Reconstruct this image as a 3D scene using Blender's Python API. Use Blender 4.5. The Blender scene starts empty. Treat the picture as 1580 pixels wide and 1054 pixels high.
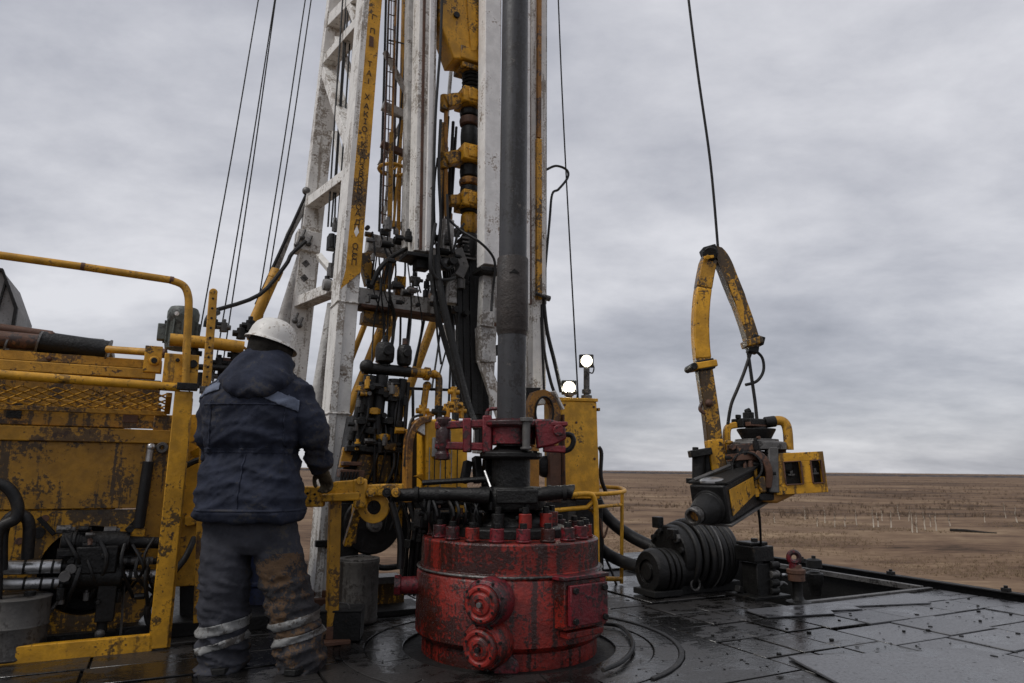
import bpy, bmesh, math, random
import numpy as np
from mathutils import Vector as Vec, Matrix as Mx, noise as mnoise
random.seed(7)
S = bpy.context.scene
COL = S.collection
# ------------------------------------------------------------------ camera, sky, sun
F = 1580 * 24 / 36
CAMH = 1.07
CAM = Vec((0, 0, CAMH))
cd = bpy.data.cameras.new('camera'); cam = bpy.data.objects.new('camera', cd); COL.objects.link(cam)
cd.sensor_width = 36; cd.lens = 24; cd.clip_end = 20000; cd.clip_start = 0.05
cd.dof.use_dof = True; cd.dof.focus_distance = 4.6; cd.dof.aperture_fstop = 4.0
CR = Mx.Rotation(math.radians(90 + 10.58), 3, 'X') @ Mx.Rotation(math.radians(0.55), 3, 'Z')
cam.matrix_world = Mx.Translation(CAM) @ CR.to_4x4()
S.camera = cam
SUN_EL, SUN_AZ = math.radians(52), math.radians(-125)      # azimuth from +Y (view direction), clockwise
wd = bpy.data.worlds.new('World'); S.world = wd; wd.use_nodes = True
S.view_settings.view_transform = 'Standard'; S.view_settings.look = 'None'
S.view_settings.exposure = 0.32; S.view_settings.gamma = 1.0; S.view_settings.use_curve_mapping = False
S.cycles.max_bounces = 6; S.cycles.use_denoising = True


def world():
    nt = wd.node_tree; nt.nodes.clear(); N = nt.nodes; L = nt.links
    out = N.new('ShaderNodeOutputWorld'); bg = N.new('ShaderNodeBackground'); bg.inputs[1].default_value = 0.1
    sky = N.new('ShaderNodeTexSky'); sky.sky_type = 'NISHITA'; sky.sun_disc = False
    sky.sun_elevation = SUN_EL; sky.sun_rotation = SUN_AZ
    tc = N.new('ShaderNodeTexCoord'); sep = N.new('ShaderNodeSeparateXYZ'); L.new(tc.outputs['Generated'], sep.inputs[0])

    def M(op, a, b=None, c=None):
        n = N.new('ShaderNodeMath'); n.operation = op
        for i, x in enumerate((a, b, c)):
            if x is None: continue
            if isinstance(x, (int, float)): n.inputs[i].default_value = x
            else: L.new(x, n.inputs[i])
        return n.outputs[0]
    zc = M('ADD', M('MAXIMUM', sep.outputs[2], 0.0), 0.24)
    cb = N.new('ShaderNodeCombineXYZ')
    L.new(M('DIVIDE', sep.outputs[0], zc), cb.inputs[0]); L.new(M('DIVIDE', sep.outputs[1], zc), cb.inputs[1])

    def noise(vec, sc, det, rough, dist, off=0):
        mp = N.new('ShaderNodeMapping'); mp.inputs['Scale'].default_value = sc; mp.inputs['Location'].default_value = (off, off * .7, off * .3)
        L.new(vec, mp.inputs[0]); n = N.new('ShaderNodeTexNoise'); n.inputs['Scale'].default_value = 1
        n.inputs['Detail'].default_value = det; n.inputs['Roughness'].default_value = rough; n.inputs['Distortion'].default_value = dist
        L.new(mp.outputs[0], n.inputs['Vector']); return n.outputs[0]
    n1 = noise(cb.outputs[0], (0.6, 0.72, 1), 4, .5, .12, 3.1)
    n2 = noise(cb.outputs[0], (1.7, 2.1, 1), 9, .6, .12, 8.3)
    n3 = noise(tc.outputs['Generated'], (2.4, 2.4, 7), 6, .55, .1, 1.7)
    t = M('ADD', M('ADD', M('MULTIPLY', n1, .50), M('MULTIPLY', n2, .36)), M('MULTIPLY', n3, .14))
    rp = N.new('ShaderNodeValToRGB'); L.new(t, rp.inputs[0]); e = rp.color_ramp.elements
    e[0].position = .36; e[0].color = (2.25, 2.35, 2.72, 1); e[1].position = .62; e[1].color = (6.3, 6.3, 6.6, 1)
    m = e.new(.48); m.color = (3.85, 3.92, 4.32, 1)
    # thick overcast is a little brighter overhead than at the rim
    gl = N.new('ShaderNodeMapRange'); gl.inputs[1].default_value = 0; gl.inputs[2].default_value = 1
    gl.inputs[3].default_value = .92; gl.inputs[4].default_value = 1.15; L.new(sep.outputs[2], gl.inputs[0])
    mul = N.new('ShaderNodeVectorMath'); mul.operation = 'SCALE'; L.new(rp.outputs[0], mul.inputs[0]); L.new(gl.outputs[0], mul.inputs['Scale'])
    mx = N.new('ShaderNodeMix'); mx.data_type = 'RGBA'; mx.inputs[0].default_value = .93
    L.new(sky.outputs[0], mx.inputs[6]); L.new(mul.outputs[0], mx.inputs[7])
    L.new(mx.outputs[2], bg.inputs[0]); L.new(bg.outputs[0], out.inputs[0])


world()
sl = bpy.data.lights.new('sun', 'SUN'); sl.energy = 1.45; sl.angle = math.radians(25); sl.color = (1, .97, .93)
so = bpy.data.objects.new('sun', sl); COL.objects.link(so)
sd = Vec((math.sin(SUN_AZ) * math.cos(SUN_EL), math.cos(SUN_AZ) * math.cos(SUN_EL), math.sin(SUN_EL)))
so.rotation_euler = sd.to_track_quat('Z', 'Y').to_euler()

# ------------------------------------------------------------------ rig frame: u runs right and away, v runs left and away
ANG = math.radians(27)
W = Vec((0, 4.55, 0)); U = Vec((math.cos(ANG), math.sin(ANG), 0)); V = Vec((-math.sin(ANG), math.cos(ANG), 0)); Z = Vec((0, 0, 1))
RG = Mx.Rotation(ANG, 3, 'Z')


def R(u, v, z=0.0): return W + U * u + V * v + Z * z
def ray(px, py): return CR @ Vec(((px - 790) / F, -(py - 527) / F, -1))
def P(px, py, v):
    d = ray(px, py); return CAM + d * ((v - (CAM - W).dot(V)) / d.dot(V))
def Q(px, py, y):
    d = ray(px, py); return CAM + d * (y / d.y)
def G(px, py, z=0.0):
    d = ray(px, py); return CAM + d * ((z - CAMH) / d.z)


# ------------------------------------------------------------------ object helpers
FR = {}


def tag(o, label=None, cat=None, group=None, kind=None):
    for k, x in (('label', label), ('category', cat), ('group', group), ('kind', kind)):
        if x: o[k] = x
    return o


def thing(name, label, cat, loc=(0, 0, 0), rotz=0.0, group=None, kind=None):
    o = bpy.data.objects.new(name, None); COL.objects.link(o); o.empty_display_size = .1
    o.matrix_world = Mx.Translation(Vec(loc)) @ Mx.Rotation(rotz, 4, 'Z')
    FR[o] = o.matrix_world.copy()
    return tag(o, label, cat, group, kind)


ALL = []


def cat(pts, n=6):
    pts = [Vec(p) for p in pts]; out = []
    for i in range(len(pts) - 1):
        p0 = pts[max(i - 1, 0)]; p1 = pts[i]; p2 = pts[i + 1]; p3 = pts[min(i + 2, len(pts) - 1)]
        for k in range(n):
            t = k / n
            out.append(.5 * ((2 * p1) + (p2 - p0) * t + (2 * p0 - 5 * p1 + 4 * p2 - p3) * t * t + (3 * p1 - p0 - 3 * p2 + p3) * t ** 3))
    out.append(pts[-1]); return out


def frame(d, hint=None):
    d = d.normalized()
    h = Vec(hint) if hint is not None else (Vec((0, 0, 1)) if abs(d.z) < .9 else V)
    a = h - d * h.dot(d)
    if a.length < 1e-5: h = Vec((1, 0, 0)); a = h - d * h.dot(d)
    a.normalize(); b = d.cross(a); return a, b


class MB:
    def __init__(s): s.v = []; s.f = []

    def _add(s, vs, fs):
        n = len(s.v); s.v += [Vec(x) for x in vs]; s.f += [tuple(i + n for i in f) for f in fs]; return s

    def box(s, c, size, rot=RG):
        c = Vec(c); x, y, z = [k / 2 for k in size]
        vs = [c + rot @ Vec((i, j, k)) for k in (-z, z) for i, j in ((-x, -y), (x, -y), (x, y), (-x, y))]
        return s._add(vs, [(3, 2, 1, 0), (4, 5, 6, 7), (0, 1, 5, 4), (1, 2, 6, 5), (2, 3, 7, 6), (3, 0, 4, 7)])

    def bar(s, p0, p1, wu, wv, hint=V, t=1.0):
        p0 = Vec(p0); p1 = Vec(p1); a, b = frame(p1 - p0, hint)
        vs = []
        for p, k in ((p0, 1.0), (p1, t)):
            for i, j in ((-1, -1), (1, -1), (1, 1), (-1, 1)): vs.append(p + b * (i * wu / 2 * k) + a * (j * wv / 2 * k))
        return s._add(vs, [(3, 2, 1, 0), (4, 5, 6, 7), (0, 1, 5, 4), (1, 2, 6, 5), (2, 3, 7, 6), (3, 0, 4, 7)])

    def chan(s, p0, p1, wu, wv, t=.014, open_=-1, hint=V):
        """a rolled channel: web and two flanges butted against it"""
        p0 = Vec(p0); p1 = Vec(p1); a, b = frame(p1 - p0, hint)
        s.bar(p0 - a * (open_ * (wv / 2 - t / 2)), p1 - a * (open_ * (wv / 2 - t / 2)), wu, t, hint)
        for k in (-1, 1):
            o = b * (k * (wu / 2 - t / 2)) + a * (open_ * t / 2)
            s.bar(p0 + o, p1 + o, t, wv - t, hint)
        return s

    def tube(s, pts, r, seg=8, hint=None):
        pts = [Vec(p) for p in pts]; n = len(pts); rs = r if isinstance(r, (list, tuple)) else [r] * n
        d0 = (pts[1] - pts[0]).normalized(); a, b = frame(d0, hint); vs = []; prev = d0
        for i, p in enumerate(pts):
            d = (pts[min(i + 1, n - 1)] - pts[max(i - 1, 0)]).normalized()
            q = prev.rotation_difference(d); a = q @ a; b = q @ b; prev = d
            for k in range(seg):
                t = 2 * math.pi * k / seg; vs.append(p + (a * math.cos(t) + b * math.sin(t)) * rs[i])
        fs = [tuple(range(seg - 1, -1, -1)), tuple(range((n - 1) * seg, n * seg))]
        for i in range(n - 1):
            for k in range(seg):
                k2 = (k + 1) % seg; fs.append((i * seg + k, i * seg + k2, (i + 1) * seg + k2, (i + 1) * seg + k))
        return s._add(vs, fs)

    def sweep(s, pts, wu, wv, hint=V):
        pts = [Vec(p) for p in pts]; n = len(pts); vs = []
        for i, p in enumerate(pts):
            d = (pts[min(i + 1, n - 1)] - pts[max(i - 1, 0)]).normalized(); a, b = frame(d, hint)
            ku = wu[i] if isinstance(wu, (list, tuple)) else wu
            kv = wv[i] if isinstance(wv, (list, tuple)) else wv
            for x, y in ((-1, -1), (1, -1), (1, 1), (-1, 1)): vs.append(p + b * (x * ku / 2) + a * (y * kv / 2))
        fs = [(3, 2, 1, 0), tuple((n - 1) * 4 + k for k in range(4))]
        for i in range(n - 1):
            for k in range(4):
                k2 = (k + 1) % 4; fs.append((i * 4 + k, i * 4 + k2, i * 4 + 4 + k2, i * 4 + 4 + k))
        return s._add(vs, fs)

    def cyl(s, p0, p1, r0, r1=None, seg=16):
        return s.tube([p0, p1], [r0, r0 if r1 is None else r1], seg)

    def lathe(s, c, prof, axis=Z, seg=32, hint=None):
        c = Vec(c); axis = Vec(axis).normalized(); a, b = frame(axis, hint if hint is not None else (U if abs(axis.z) > .5 else Z)); vs = []; n = len(prof)
        for r, h in prof:
            for k in range(seg):
                t = 2 * math.pi * k / seg; vs.append(c + axis * h + (a * math.cos(t) + b * math.sin(t)) * max(r, 1e-4))
        fs = [tuple(range(seg - 1, -1, -1)), tuple(range((n - 1) * seg, n * seg))]
        for i in range(n - 1):
            for k in range(seg):
                k2 = (k + 1) % seg; fs.append((i * seg + k, i * seg + k2, (i + 1) * seg + k2, (i + 1) * seg + k))
        return s._add(vs, fs)

    def ringbox(s, c, axis, r0, r1, h, seg=32, a0=0, a1=2 * math.pi, hint=None):
        """flat ring (or sector) r0..r1, thickness h along axis, centred at c"""
        c = Vec(c); axis = Vec(axis).normalized(); a, b = frame(axis, hint if hint is not None else (U if abs(axis.z) > .5 else Z)); vs = []
        full = a1 - a0 > 2 * math.pi - 1e-4; m = seg if full else seg + 1
        for k in range(m):
            t = a0 + (a1 - a0) * k / seg; d = a * math.cos(t) + b * math.sin(t)
            vs += [c + d * r0 - axis * h / 2, c + d * r1 - axis * h / 2, c + d * r1 + axis * h / 2, c + d * r0 + axis * h / 2]
        fs = []
        for k in range(seg):
            i = k * 4; j = ((k + 1) % m) * 4
            for q in range(4): fs.append((i + q, j + q, j + (q + 1) % 4, i + (q + 1) % 4))
        if not full: fs += [(0, 1, 2, 3), ((m - 1) * 4 + 3, (m - 1) * 4 + 2, (m - 1) * 4 + 1, (m - 1) * 4)]
        return s._add(vs, fs)

    def torus(s, c, axis, rr, r, seg=28, sg=8, a0=0, a1=2 * math.pi):
        axis = Vec(axis).normalized(); a, b = frame(axis, U if abs(axis.z) > .5 else Z); c = Vec(c)
        if a1 - a0 > 2 * math.pi - 1e-4:
            vs = []; fs = []
            for k in range(seg):
                t = 2 * math.pi * k / seg; d = a * math.cos(t) + b * math.sin(t)
                for j in range(sg):
                    q = 2 * math.pi * j / sg; vs.append(c + d * (rr + r * math.cos(q)) + axis * (r * math.sin(q)))
            for k in range(seg):
                for j in range(sg):
                    fs.append((k * sg + j, ((k + 1) % seg) * sg + j, ((k + 1) % seg) * sg + (j + 1) % sg, k * sg + (j + 1) % sg))
            return s._add(vs, fs)
        return s.tube([c + (a * math.cos(a0 + (a1 - a0) * k / seg) + b * math.sin(a0 + (a1 - a0) * k / seg)) * rr for k in range(seg + 1)], r, sg)

    def prism(s, poly, d):
        poly = [Vec(p) for p in poly]; d = Vec(d); n = len(poly)
        vs = poly + [p + d for p in poly]
        fs = [tuple(range(n - 1, -1, -1)), tuple(range(n, 2 * n))] + [(i, (i + 1) % n, n + (i + 1) % n, n + i) for i in range(n)]
        return s._add(vs, fs)

    def ball(s, c, rad, rot=None, seg=14, ring=9):
        c = Vec(c); rx, ry, rz = (rad, rad, rad) if isinstance(rad, (int, float)) else rad; rot = rot or Mx.Identity(3); vs = []
        for i in range(ring + 1):
            th = math.pi * (i + .02) / (ring + .04)
            for k in range(seg):
                t = 2 * math.pi * k / seg
                vs.append(c + rot @ Vec((rx * math.sin(th) * math.cos(t), ry * math.sin(th) * math.sin(t), rz * math.cos(th))))
        fs = [tuple(range(seg)), tuple(range((ring + 1) * seg - 1, ring * seg - 1, -1))]
        for i in range(ring):
            for k in range(seg):
                k2 = (k + 1) % seg; fs.append((i * seg + k, (i + 1) * seg + k, (i + 1) * seg + k2, i * seg + k2))
        return s._add(vs, fs)

    def mesh(s, name, frm=None, flip=True):
        inv = frm.inverted() if frm is not None else None
        me = bpy.data.meshes.new(name)
        me.from_pydata([tuple(inv @ v) if inv is not None else tuple(v) for v in s.v], [], s.f)
        if flip:
            bm = bmesh.new(); bm.from_mesh(me); bmesh.ops.recalc_face_normals(bm, faces=bm.faces); bm.to_mesh(me); bm.free()
        return me

    def build(s, name, mat, parent=None, bevel=.004, smooth=True, kind=None, label=None, ang=38, bseg=2):
        fr = FR.get(parent)
        me = s.mesh(name, fr)
        if smooth:
            me.polygons.foreach_set('use_smooth', [True] * len(me.polygons))
            me.set_sharp_from_angle(angle=math.radians(ang))
        me.materials.append(mat)
        o = bpy.data.objects.new(name, me); COL.objects.link(o)
        if parent: o.parent = parent; FR[o] = fr
        else: FR[o] = Mx.Identity(4)
        if bevel:
            b = o.modifiers.new('bevel', 'BEVEL'); b.width = bevel; b.segments = bseg; b.limit_method = 'ANGLE'; b.angle_limit = math.radians(45)
            b.harden_normals = False
        if kind: o['kind'] = kind
        if label: o['label'] = label
        ALL.append(o)
        return o


def hexbolt(mb, c, axis, r, h, seg=6):
    c = Vec(c); return mb.cyl(c, c + Vec(axis).normalized() * h, r, r, seg)


# ------------------------------------------------------------------ materials
MATS = {}


def paint(name, col, rough=.5, grime=.5, grime_col=(.012, .010, .009), chip=.35, chip_col=(.06, .03, .018), streak=.6, metal=0.0, sc=1.0, bump=.25, var=.25, spec=.5, grime_rough=.35):
    m = bpy.data.materials.new(name); m.use_nodes = True; nt = m.node_tree; N = nt.nodes; L = nt.links
    bs = N['Principled BSDF']; tc = N.new('ShaderNodeTexCoord'); oi = N.new('ShaderNodeObjectInfo')
    off = N.new('ShaderNodeVectorMath'); off.operation = 'SCALE'; off.inputs[0].default_value = (17, 9, 5); L.new(oi.outputs['Random'], off.inputs['Scale'])
    ad = N.new('ShaderNodeVectorMath'); ad.operation = 'ADD'; L.new(tc.outputs['Object'], ad.inputs[0]); L.new(off.outputs[0], ad.inputs[1])

    def nz(scale, det, rg, vec=(1, 1, 1)):
        mp = N.new('ShaderNodeMapping'); mp.inputs['Scale'].default_value = vec; L.new(ad.outputs[0], mp.inputs[0])
        n = N.new('ShaderNodeTexNoise'); n.inputs['Scale'].default_value = scale * sc; n.inputs['Detail'].default_value = det; n.inputs['Roughness'].default_value = rg
        L.new(mp.outputs[0], n.inputs['Vector']); return n.outputs[0]

    def ramp(x, a, b):
        r = N.new('ShaderNodeMapRange'); r.interpolation_type = 'SMOOTHSTEP'; r.inputs[1].default_value = a; r.inputs[2].default_value = b; L.new(x, r.inputs[0]); return r.outputs[0]

    def mix(f, a, b):
        n = N.new('ShaderNodeMix'); n.data_type = 'RGBA'
        for i, x in ((0, f), (6, a), (7, b)):
            if isinstance(x, tuple): n.inputs[i].default_value = x + (1,) if len(x) == 3 else x
            elif isinstance(x, (int, float)): n.inputs[i].default_value = x
            else: L.new(x, n.inputs[i])
        return n.outputs[2]

    def mth(op, a, b):
        n = N.new('ShaderNodeMath'); n.operation = op; n.use_clamp = True
        for i, x in enumerate((a, b)):
            if isinstance(x, (int, float)): n.inputs[i].default_value = x
            else: L.new(x, n.inputs[i])
        return n.outputs[0]
    big = nz(2.3, 5, .62); med = nz(9, 6, .62); fine = nz(52, 4, .6); chn = nz(13, 8, .74); stk = nz(9, 6, .62, (1.7, 1.7, .12))

    def lin(*ts):
        o = None
        for k, x in ts:
            n = N.new('ShaderNodeMath'); n.operation = 'MULTIPLY_ADD'; L.new(x, n.inputs[0]); n.inputs[1].default_value = k
            if o is None: n.inputs[2].default_value = -k * .5 + .5
            else:
                q = N.new('ShaderNodeMath'); q.operation = 'SUBTRACT'; L.new(o, q.inputs[0]); q.inputs[1].default_value = k * .5; L.new(q.outputs[0], n.inputs[2])
            o = n.outputs[0]
        return o
    c = mix(ramp(med, .36, .64), tuple(k * (1 - var) for k in col), tuple(min(1, k * (1 + var * .6)) for k in col))
    t1 = .67 - .27 * grime
    g1 = ramp(lin((1.0, big), (.6, med), (.45, fine), (.3, chn)), t1, t1 + .10); t2 = .68 - .13 * streak - .08 * grime
    g2 = mth('MULTIPLY', ramp(lin((1.0, stk), (.35, fine), (.35, big)), t2, t2 + .09), min(1, streak * 1.2))
    g3 = mth('MULTIPLY', ramp(lin((1.0, med), (.6, fine), (.3, chn)), .70 - .16 * grime, .84 - .16 * grime), min(.8, .2 + grime * .7))
    gm = mth('MULTIPLY', mth('MAXIMUM', mth('MAXIMUM', g1, g2), g3), .9)
    cg = mix(gm, c, grime_col)
    tc_ = .71 - .16 * chip
    ch = ramp(lin((1.0, chn), (.3, big)), tc_, tc_ + .03)
    cc = mix(mth('MULTIPLY', ch, .92), cg, chip_col)
    L.new(cc, bs.inputs['Base Color'])
    rr = N.new('ShaderNodeMapRange'); L.new(gm, rr.inputs[0]); rr.inputs[3].default_value = rough; rr.inputs[4].default_value = grime_rough
    ra = mth('ADD', rr.outputs[0], mth('MULTIPLY', mth('SUBTRACT', fine, .35), .5)); L.new(ra, bs.inputs['Roughness'])
    bs.inputs['Metallic'].default_value = metal; bs.inputs['Specular IOR Level'].default_value = spec
    bp = N.new('ShaderNodeBump'); bp.inputs['Strength'].default_value = min(1, bump * 1.5); bp.inputs['Distance'].default_value = .010
    hh = lin((.35, fine), (.8, med), (-.25, ch), (.5, chn)); L.new(hh, bp.inputs['Height'])
    L.new(bp.outputs[0], bs.inputs['Normal'])
    MATS[name] = m; return m


BLK = (.012, .011, .010)
yellow = paint('yellow_paint', (.58, .285, .010), .45, .44, (.020, .013, .007), .5, (.045, .02, .009), .6)
yellow_worn = paint('chipped_yellow_paint', (.58, .285, .010), .45, .48, (.025, .015, .008), .85, (.022, .013, .008), .7)
neck_m = paint('blackened_yellow_paint', (.48, .235, .010), .45, .95, (.012, .010, .008), .6, (.03, .018, .01), .8, grime_rough=.3)
yellow_panel = paint('pump_panel_paint', (.36, .175, .009), .46, .55, (.026, .015, .007), .6, (.022, .012, .007), .9)
yellow_clean = paint('yellow_box_paint', (.66, .335, .018), .42, .2, (.06, .035, .012), .3, (.07, .03, .012), .4)
yellow_oily = paint('oily_yellow_paint', (.48, .235, .010), .42, .70, BLK, .65, (.02, .012, .007), .9, grime_rough=.25)
yellow_rail = paint('rusty_yellow_rail', (.48, .24, .016), .48, .40, (.06, .032, .012), .62, (.045, .021, .011), .5)
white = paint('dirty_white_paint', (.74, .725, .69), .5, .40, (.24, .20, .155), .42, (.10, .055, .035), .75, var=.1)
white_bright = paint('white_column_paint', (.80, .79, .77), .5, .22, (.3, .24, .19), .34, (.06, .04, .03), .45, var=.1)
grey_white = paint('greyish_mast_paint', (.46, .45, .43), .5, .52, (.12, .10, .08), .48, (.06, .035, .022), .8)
red = paint('preventer_red_paint', (.20, .011, .005), .42, .78, (.012, .006, .004), .8, (.030, .007, .006), 1.05, sc=1.15, grime_rough=.2, bump=.5, var=.4)
red_cap = paint('red_cap_paint', (.25, .013, .007), .4, .65, (.02, .01, .008), .4, (.05, .012, .01), .4)
maroon = paint('tong_red_paint', (.155, .009, .015), .36, .82, (.012, .008, .008), .75, (.04, .012, .012), .5, grime_rough=.25, bump=.5)
black = paint('oily_black_steel', (.007, .0066, .0062), .42, .5, (.004, .004, .004), .42, (.028, .019, .012), .4, spec=.32, grime_rough=.24, bump=.6)
black_dull = paint('dull_black_steel', (.010, .0095, .009), .55, .4, (.006, .006, .006), .35, (.03, .022, .016), .4, bump=.5, spec=.3)
rubber = paint('black_hose_rubber', (.010, .010, .0105), .45, .4, (.022, .019, .016), .2, (.02, .018, .016), .3, bump=.2, spec=.35)
pipe_m = paint('drill_pipe_steel', (.042, .042, .045), .42, .45, (.022, .02, .019), .36, (.095, .085, .078), 1.0, metal=.25, var=.12, bump=.15, grime_rough=.35)
joint_m = paint('tool_joint_steel', (.044, .036, .032), .5, .55, (.025, .022, .02), .5, (.08, .05, .035), .3, metal=.15, bump=.6)
chrome = paint('bright_steel', (.42, .42, .42), .28, .35, (.02, .02, .02), .3, (.05, .04, .03), .2, metal=.9, bump=.1)
steel = paint('worn_grey_steel', (.12, .115, .11), .42, .5, (.02, .018, .016), .4, (.07, .04, .025), .4, metal=.4)
motor_m = paint('grey_green_paint', (.10, .115, .105), .5, .4, (.03, .028, .025), .3, (.05, .04, .03), .4)
rusty = paint('rusty_brown_steel', (.10, .045, .025), .6, .5, (.02, .012, .01), .5, (.16, .07, .03), .4)
brownyel = paint('brown_yellow_plate', (.36, .16, .02), .5, .55, (.05, .022, .012), .5, (.06, .028, .014), .7)
blue = paint('dark_blue_plastic', (.012, .02, .06), .4, .5, (.01, .01, .012), .2, (.02, .02, .03), .5)
greyd = paint('grey_drum_paint', (.075, .07, .064), .6, .55, (.022, .018, .015), .5, (.12, .10, .08), .9)
cover_m = paint('dusty_grey_cover', (.22, .215, .21), .6, .4, (.06, .05, .045), .3, (.08, .06, .05), .3)
pants_m = paint('grey_trouser_cloth', (.040, .041, .050), .85, .42, (.062, .056, .05), .1, (.05, .045, .04), .2, spec=.2, grime_rough=.8, bump=.35)
mud_m = paint('muddy_trouser_cloth', (.034, .033, .036), .85, .62, (.10, .060, .033), .4, (.10, .06, .035), .2, spec=.2, grime_rough=.8, bump=.4, sc=1.6)
band_m = paint('grey_reflective_band', (.21, .21, .205), .5, .66, (.06, .05, .042), .45, (.1, .09, .08), .3, spec=.4, grime_rough=.6)
jacket_m = paint('navy_jacket_cloth', (.021, .025, .041), .82, .40, (.042, .041, .045), .08, (.05, .05, .06), .3, spec=.25, grime_rough=.75, bump=.3)
yoke_m = paint('dull_blue_band', (.12, .14, .19), .7, .2, (.06, .065, .08), .05, (.1, .1, .12), .2, spec=.3, grime_rough=.7)
hat_m = paint('white_hard_hat', (.66, .64, .60), .38, .42, (.26, .21, .16), .4, (.16, .13, .1), .3, var=.08, bump=.08)
knit_m = paint('dark_knit_hood', (.018, .016, .014), .9, .3, (.03, .026, .022), .1, (.03, .03, .03), .2, spec=.15, grime_rough=.9, bump=.6)
glove_m = paint('brown_work_glove', (.085, .066, .042), .8, .5, (.018, .014, .012), .3, (.03, .02, .015), .2, spec=.2, grime_rough=.6)
skin_m = paint('skin', (.42, .24, .17), .5, .1, (.2, .1, .07), .05, (.3, .15, .1), .05)
boot_m = paint('black_boot_leather', (.015, .013, .012), .5, .5, (.05, .038, .028), .3, (.03, .025, .02), .2)
bark_m = paint('pale_birch_bark', (.56, .50, .41), .8, .3, (.1, .08, .06), .4, (.05, .04, .03), .1, sc=2)
log_m = paint('dark_log', (.012, .009, .006), .9, .3)
letter_m = paint('dark_lettering', (.022, .016, .012), .6, .2, (.2, .11, .02), .3, (.3, .17, .02), .2)
def deck_mat(name, col, dark, r0, r1, wet, bump=.55):
    """oily steel plate: dull scoured metal with wet film in patches, grit and scratches"""
    m = bpy.data.materials.new(name); m.use_nodes = True; nt = m.node_tree; N = nt.nodes; L = nt.links; bs = N['Principled BSDF']
    tc = N.new('ShaderNodeTexCoord'); oi = N.new('ShaderNodeObjectInfo')

    def nz(sc, det, rg, vec=(1, 1, 1), dist=0.0):
        mp = N.new('ShaderNodeMapping'); mp.inputs['Scale'].default_value = vec; L.new(tc.outputs['Object'], mp.inputs[0])
        n = N.new('ShaderNodeTexNoise'); n.inputs['Scale'].default_value = sc; n.inputs['Detail'].default_value = det; n.inputs['Roughness'].default_value = rg; n.inputs['Distortion'].default_value = dist
        L.new(mp.outputs[0], n.inputs['Vector']); return n.outputs[0]

    def mr(x, a, b, c, d, sm=True):
        r = N.new('ShaderNodeMapRange'); r.interpolation_type = 'SMOOTHSTEP' if sm else 'LINEAR'
        for i, v in enumerate((a, b, c, d)): r.inputs[1 + i].default_value = v
        L.new(x, r.inputs[0]); return r.outputs[0]

    def mx(f, a, b):
        n = N.new('ShaderNodeMix'); n.data_type = 'RGBA'
        for i, x in ((0, f), (6, a), (7, b)):
            if isinstance(x, tuple): n.inputs[i].default_value = x + (1,)
            else: L.new(x, n.inputs[i])
        return n.outputs[2]

    def mt(op, a, b):
        n = N.new('ShaderNodeMath'); n.operation = op; n.use_clamp = True
        for i, x in enumerate((a, b)):
            if isinstance(x, (int, float)): n.inputs[i].default_value = x
            else: L.new(x, n.inputs[i])
        return n.outputs[0]
    big = nz(1.3, 5, .6, dist=.4); med = nz(6, 6, .65, (1, 1.8, 1)); fine = nz(70, 3, .6); spot = nz(24, 5, .75)
    film = mr(mt('ADD', mt('MULTIPLY', big, .6), mt('MULTIPLY', med, .4)), .5 - wet, .56 - wet, 0, 1)
    grit = mr(spot, .60, .66, 0, 1)
    c = mx(film, col, dark); c = mx(mt('MULTIPLY', grit, .85), c, tuple(k * .35 for k in dark))
    pv = mr(oi.outputs['Random'], 0, 1, 0, .35, False); c = mx(pv, c, dark); L.new(c, bs.inputs['Base Color'])
    ro = mt('ADD', mr(film, 0, 1, r1, r0, False), mt('MULTIPLY', mt('ADD', grit, mr(fine, .4, .7, 0, .6)), .28)); L.new(ro, bs.inputs['Roughness'])
    bs.inputs['Specular IOR Level'].default_value = .62
    h = mt('ADD', mt('MULTIPLY', med, .55), mt('ADD', mt('MULTIPLY', spot, .3), mt('MULTIPLY', fine, .08)))
    bp = N.new('ShaderNodeBump'); bp.inputs['Strength'].default_value = bump; bp.inputs['Distance'].default_value = .010; L.new(h, bp.inputs['Height']); L.new(bp.outputs[0], bs.inputs['Normal'])
    MATS[name] = m; return m


deck_m = deck_mat('wet_steel_deck', (.024, .022, .021), (.008, .0075, .007), .09, .34, .03)
deck_worn = deck_mat('worn_steel_deck', (.095, .096, .103), (.034, .034, .037), .12, .34, -.02, .42)


def emit(name, col, st):
    m = bpy.data.materials.new(name); m.use_nodes = True; b = m.node_tree.nodes['Principled BSDF']
    b.inputs['Emission Color'].default_value = col + (1,); b.inputs['Emission Strength'].default_value = st; b.inputs['Base Color'].default_value = (.8, .8, .8, 1); return m


lamp_on = emit('lit_lamp_glass', (1, .96, .80), 40)
lamp_rim = emit('lamp_glass_rim', (1, .90, .62), 1.6)


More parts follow.
